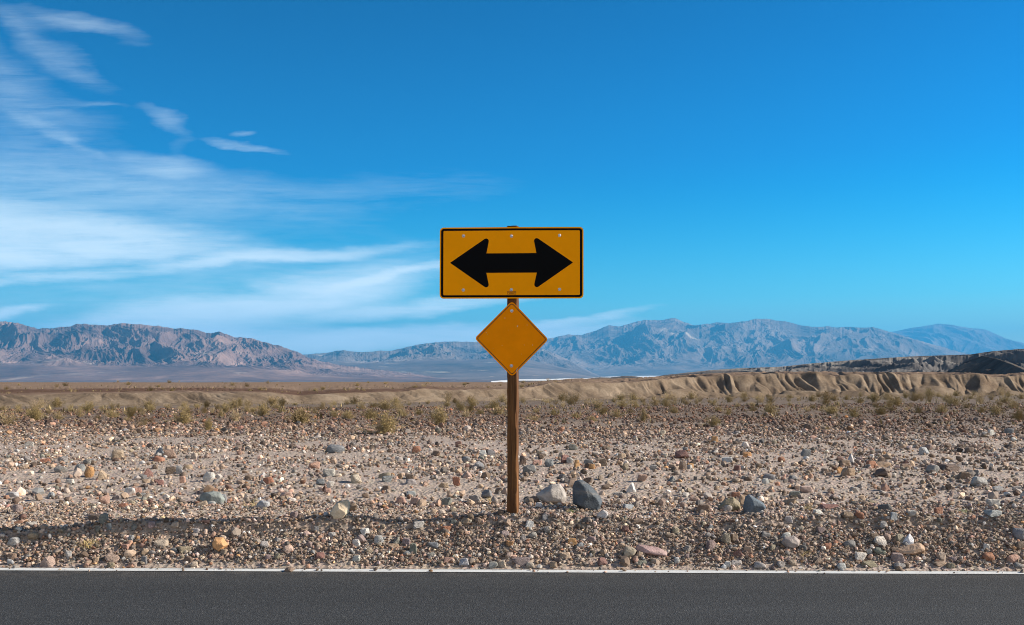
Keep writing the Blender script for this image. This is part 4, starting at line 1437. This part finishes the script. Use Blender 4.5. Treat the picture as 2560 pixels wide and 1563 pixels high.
def bush_mesh(seed, green, spread):
    """an airy creosote: wiry stems fanning up from one root, small leaves toward their tips; unit height"""
    r = random.Random(seed)
    bv, bf, lv, lf = [], [], [], []
    for i in range(58):
        az = r.uniform(0, 6.283)
        lean = abs(r.gauss(0, .55)) * spread
        lean = min(lean, 1.25)
        L = r.uniform(.55, 1.05) * (1 - .18 * lean)
        d = Vector((math.cos(az) * math.sin(lean), math.sin(az) * math.sin(lean), math.cos(lean)))
        p = Vector((r.gauss(0, .07), r.gauss(0, .07), 0))
        w = r.uniform(.007, .012)
        n = 4
        for k in range(n):
            q = p + (d + Vector((r.gauss(0, .16), r.gauss(0, .16), r.gauss(.05, .08)))).normalized() * (L / n)
            ax = (q - p).normalized()
            s = ax.orthogonal().normalized()
            t = ax.cross(s)
            b = len(bv)
            for pt, ww in ((p, w), (q, w * .75)):
                for a in (0, 2.09, 4.19):
                    bv.append(pt + (s * math.cos(a) + t * math.sin(a)) * ww)
            for a in range(3):
                bf.append((b + a, b + (a + 1) % 3, b + 3 + (a + 1) % 3, b + 3 + a))
            if k >= 1:
                for _ in range(int(r.uniform(5, 12) * green) + 1):
                    c = p.lerp(q, r.random()) + Vector((r.gauss(0, .045), r.gauss(0, .045), r.gauss(0, .045)))
                    u = Vector((r.gauss(0, 1), r.gauss(0, 1), r.gauss(0, 1))).normalized()
                    v = u.orthogonal().normalized()
                    sz_ = r.uniform(.016, .034)
                    b = len(lv)
                    lv.extend([c - u * sz_, c + v * sz_ * .5, c + u * sz_, c - v * sz_ * .5])
                    lf.append((b, b + 1, b + 2, b + 3))
            p, w = q, w * .75
    def mk(nm, V, Fc, mat):
        me = bpy.data.meshes.new(nm)
        me.from_pydata([tuple(v) for v in V], [], Fc)
        me.update()
        me.materials.append(mat)
        return me
    return mk('branches', bv, bf, M['twig']), mk('foliage', lv, lf, M['leaf'])


BUSH = {'green': [bush_mesh(s, 1.5, 1.0) for s in (1, 2, 3)], 'olive': [bush_mesh(s, .9, 1.1) for s in (4, 5, 6)], 'straw': [bush_mesh(s, .22, 1.15) for s in (7, 8)]}
BUSHES = {0: """50 775 150 120 s;240 742 120 90 g;400 737 80 60 o;545 718 60 70 o;770 722 90 60 o;890 725 90 70 g;980 782 100 70 s;1250 765 150 90 g;1430 815 70 90 g;1610 745 100 85 s;1790 712 120 70 g;2060 764 200 100 g;
2380 733 100 60 o;1150 662 80 35 s;1400 692 50 50 o;1510 722 50 60 g;670 737 60 35 o;2200 672 60 50 o;130 690 60 40 o;330 700 60 45 s;1690 690 60 50 o;1930 690 60 40 o;2290 720 60 40 o;700 668 50 30 o;1290 700 60 40 o;2020 640 40 24 o;560 670 40 28 o""",
          850 - 50: """350 732 130 70 g;440 838 215 150 g;820 775 150 130 g;1000 718 90 60 s;190 727 80 50 o;680 702 80 45 o;1220 703 120 60 o;1460 745 120 50 s;1600 707 70 50 o;1660 652 60 50 s;1830 642 80 50 s;1860 752 70 40 g;
1930 702 80 60 g;2030 722 90 60 o;2210 752 70 90 g;870 647 60 38 o;945 647 50 40 o;1140 662 40 30 o;370 652 80 40 o;540 662 80 40 o;610 637 60 30 s;1560 622 80 32 s;2010 617 50 35 o;2280 602 34 30 o;2370 652 50 50 o;2430 692 50 50 o;
1100 700 60 40 o;570 715 70 50 o;90 705 50 40 o;1750 725 70 40 o;2120 690 50 40 o;1340 690 50 40 o;700 650 40 26 s;2220 640 40 28 o;1480 690 50 36 o""",
          1660: """725 698 100 80 g;335 783 120 70 g;1140 698 130 60 g;1300 718 90 70 o;1480 703 110 60 g;550 612 70 50 s;130 617 60 42 s;250 612 50 38 s;730 602 50 38 s;1015 612 70 45 g;1165 607 60 45 o;1250 602 50 38 o;1345 582 34 36 o;
1440 612 80 60 g;1560 622 70 50 o;1655 592 38 42 g;1815 607 70 55 s;1880 582 50 36 o;1980 642 120 65 o;2120 572 36 36 o;2060 602 60 42 s;2240 602 70 48 s;2270 703 100 80 o;2390 662 100 70 o;2430 745 90 90 g;2170 692 60 50 o;
1900 692 90 60 o;1740 692 80 50 o;980 682 60 42 s;440 702 60 50 o;310 622 42 30 s;860 642 42 30 o;2355 582 50 46 o;640 602 42 34 o;860 592 50 32 o;1115 815 34 32 g;60 690 60 44 o;610 680 60 40 o;1560 680 60 40 o;2070 660 60 44 o;
1020 660 46 32 o;1690 650 50 34 s;1240 650 50 34 s;2300 640 50 40 o;500 650 44 30 o"""}
BREC = []


def add_bush(px, pyb, wpx, hpx, kind, xyz=None):
    x, y, z = xyz or drop(px, pyb)
    s = y / F
    w, h = wpx * s, hpx * s
    b, l = rr.choice(BUSH[kind])
    sc = (w / .85, w / .85, h / .9)
    root = bpy.data.objects.new('bush', None)
    COL.objects.link(root)
    for nm, me in (('branches', b), ('foliage', l)):
        c = bpy.data.objects.new(nm, me)
        COL.objects.link(c)
        c.parent = root
    root.location = (x, y, z - .015)
    root.scale = sc
    root.rotation_euler = (0, 0, rr.uniform(0, 6.28))
    BREC.append([px, pyb, y, w, h, kind, root])
    return root


KIND = {'g': 'green', 'o': 'olive', 's': 'straw'}
for ox, txt in BUSHES.items():
    for item in txt.replace('\n', '').split(';'):
        cx, bot, w, h, k = item.split()
        add_bush(ox + float(cx) / 2.738, 780 + float(bot) / 2.738, float(w) / 2.738 * 1.05, float(h) / 2.738 * 1.05, KIND[k])
# a scatter of small ones toward the bank
tries = 0
while len(BREC) < 235 and tries < 1500:
    tries += 1
    px = rr.uniform(5, 2555)
    toe = interp(px, [(0, 1019), (700, 1012), (1400, 1000), (2560, 985)])
    py = float(toe) + abs(rr.gauss(3, 13))
    if any(abs(px - q[0]) < 14 and abs(py - q[1]) < 5 for q in BREC):
        continue
    sz_ = rr.uniform(10, 26)
    add_bush(px, py, sz_ * rr.uniform(1.1, 1.6), sz_, rr.choices(('olive', 'straw', 'green'), (5, 3, 2))[0])
# specks of scrub on the flat above the bank
flat_rows = np.where((bank_w > 3) & (bank_w < 40))[0]
for _ in range(46):
    for _k in range(20):
        i, j = rr.choice(list(flat_rows)), rr.randrange(len(bank_px))
        X = bank_v[i, j]
        if 0 < bank_px[j] < 1500 and 80 < X[1] < 160:
            break
    sz_ = rr.uniform(5, 11)
    add_bush(float(bank_px[j]), HZ + (HC - X[2]) / X[1] * F, sz_ * 1.6, sz_, rr.choice(('olive', 'straw')), (float(X[0]), float(X[1]), float(X[2])))


def build_scrub():
    """withered annuals and low scrub too fine to tell apart, between the stones and the bank and on the flat above it"""
    rng = np.random.default_rng(77)
    n = 10000
    a = rng.uniform(0, 1, n)
    y = np.sqrt(24 ** 2 + a * (108 ** 2 - 24 ** 2))
    x = rng.uniform(-.56, .56, n) * y
    toe = np.interp(1280 + F * x / y, [p for p, _ in BANK_D], [d for _, d in BANK_D])
    k = (y < toe - .3) & (rng.uniform(0, 1, n) < sstep(24, 34, y) * (.12 + .88 * sstep(-.05, .35, fbm(x * .13, y * .10, 91, 4))))
    x, y = x[k], y[k]
    z = G(x, y)
    rows = bank_v[flat_rows].reshape(-1, 3)
    rows = rows[(rows[:, 1] < 162)]
    pick = rows[rng.integers(0, len(rows), 1500)] + rng.normal(0, .15, (1500, 3)) * [1, 1, 0]
    x, y, z = np.r_[x, pick[:, 0]], np.r_[y, pick[:, 1]], np.r_[z, pick[:, 2] - .01]
    n = len(x)
    m = 7
    h = np.clip(.095 * np.exp(rng.normal(0, .5, n)), .03, .32)
    P = np.stack([x, y, z], -1)[:, None, :]
    az, le = rng.uniform(0, 6.283, (n, m)), np.abs(rng.normal(0, .95, (n, m))).clip(0, 1.45)
    d = np.stack([np.cos(az) * np.sin(le), np.sin(az) * np.sin(le), np.cos(le)], -1)
    L = (h[:, None] * rng.uniform(.6, 1.2, (n, m)))[..., None]
    root = P + rng.normal(0, 1, (n, m, 3)) * [1, 1, 0] * h[:, None, None] * .35
    s_ = np.stack([-np.sin(az), np.cos(az), 0 * az], -1) * L * .11
    tip = root + d * L
    mid = root + d * L * .5
    V = np.stack([root, mid + s_, tip, mid - s_], 2).reshape(-1, 3)
    Fc = np.arange(len(V)).reshape(-1, 4)
    tint = np.array([.27, .20, .10]) * (1 - (mixg := rng.uniform(0, 1, (n, 1)))) + np.array([.15, .12, .055]) * mixg
    c = np.repeat(tint * np.exp(rng.normal(0, .22, (n, 1))), m * 4, 0)
    tag(link('dry_scrub', mesh_np('dry_scrub', V, Fc, cols=c), M['gravel']), 'thin yellowish dry scrub over the flat before the bank', kind='stuff')


build_scrub()


def label_bushes():
    marks = [(119, 'pink slab'), (530, 'mottled grey rock'), (850, 'tan wedge rock'), (1282, 'post'), (1469, 'slate boulder'), (1840, 'olive domed rock'), (2285, 'broad tan rock')]
    tone = {'green': 'yellow-green leafy', 'olive': 'sparse olive', 'straw': 'dry straw-coloured'}
    by = {}
    for q in BREC:
        px, py, d, w, h, k, o = q
        size = 'tall' if h > .75 else 'low' if h > .42 else 'tiny'
        zone = 'among stones' if d < 36 else 'on the scrub flat' if d < 62 else 'below the bank' if py > 985 else 'above the bank'
        a = [m for m in marks if m[0] <= px]
        b = [m for m in marks if m[0] > px]
        rel = f"past the {a[-1][1]}" if a else f"west of the {b[0][1]}"
        by.setdefault((f"{size} {tone[k]} bush {zone}", rel), []).append(q)
    nth = ['first', 'second', 'third', 'fourth', 'fifth', 'sixth', 'seventh', 'eighth', 'ninth', 'tenth', 'eleventh', 'twelfth']
    for (b0, rel), qs in by.items():
        qs.sort(key=lambda q: q[0])
        for i, q in enumerate(qs):
            pre = '' if len(qs) == 1 else ('broader ' if len(qs) == 2 and q[3] == max(z[3] for z in qs) else 'narrower ' if len(qs) == 2 else nth[min(i, 11)] + ' ')
            tag(q[6], f"{pre}{b0} {rel}", 'bush', 'desert bushes on the plain')


label_bushes()


# ------------------------------------------------------------------ tufts of grass by the bank
def tuft(px, py, wpx, hpx, mat, label, n=70, lay=0.0, seed=1):
    r = random.Random(seed)
    x, y, z = drop(px, py)
    s = y / F
    w, h = wpx * s, hpx * s
    V, Fc = [], []
    for _ in range(n):
        p = Vector((r.gauss(0, w * .2), r.gauss(0, w * .15), -0.01))
        d = Vector((r.gauss(lay, .5), r.gauss(0, .4), 1)).normalized()
        L = h * r.uniform(.5, 1.1)
        side = d.cross(Vector((r.gauss(0, 1), r.gauss(0, 1), .1))).normalized()
        m = p + d * L * .55
        e = m + (d + Vector((r.gauss(lay, .5), r.gauss(0, .3), -.25))).normalized() * L * .5
        k = len(V)
        ww = .0016
        V += [p - side * ww, p + side * ww, m + side * ww, m - side * ww, e]
        Fc += [(k, k + 1, k + 2, k + 3), (k + 3, k + 2, k + 4)]
    me = bpy.data.meshes.new('grass_tuft')
    me.from_pydata([tuple(v) for v in V], [], Fc)
    me.update()
    o = link('grass_tuft', me, mat)
    o.location = (x, y, z)
    tag(o, label, 'grass tuft', 'grass tufts near the bank')


tuft(225, 1366, 62, 26, M['straw'], 'dry rusty straw tuft on the gravel bank below the grey-green cobble', 90, 0, 1)
tuft(640, 1268, 60, 24, M['straw'], 'pale yellow grass tuft around the pale blue stone behind the bank', 70, .2, 2)
tuft(1232, 1252, 70, 20, M['straw'], 'flattened pale straw lying at the foot of the post', 60, -1.2, 3)
tuft(1428, 1282, 26, 16, M['grass'], 'small green grass tuft below the slate boulder', 50, 0, 4)
tuft(400, 1272, 40, 16, M['straw'], 'thin yellow tuft behind the bank near the mottled grey rock', 40, .1, 5)
tuft(2020, 1275, 26, 22, M['straw'], 'yellow tuft on the bank crest past the pointed blue rock', 40, .1, 6)
tuft(2010, 1388, 40, 24, M['straw'], 'wispy straw stalks by the split block on the bank', 24, .6, 7)
tuft(2410, 1280, 40, 14, M['grass'], 'faint yellow green tuft near the crest beyond the broad tan rock', 36, 0, 8)
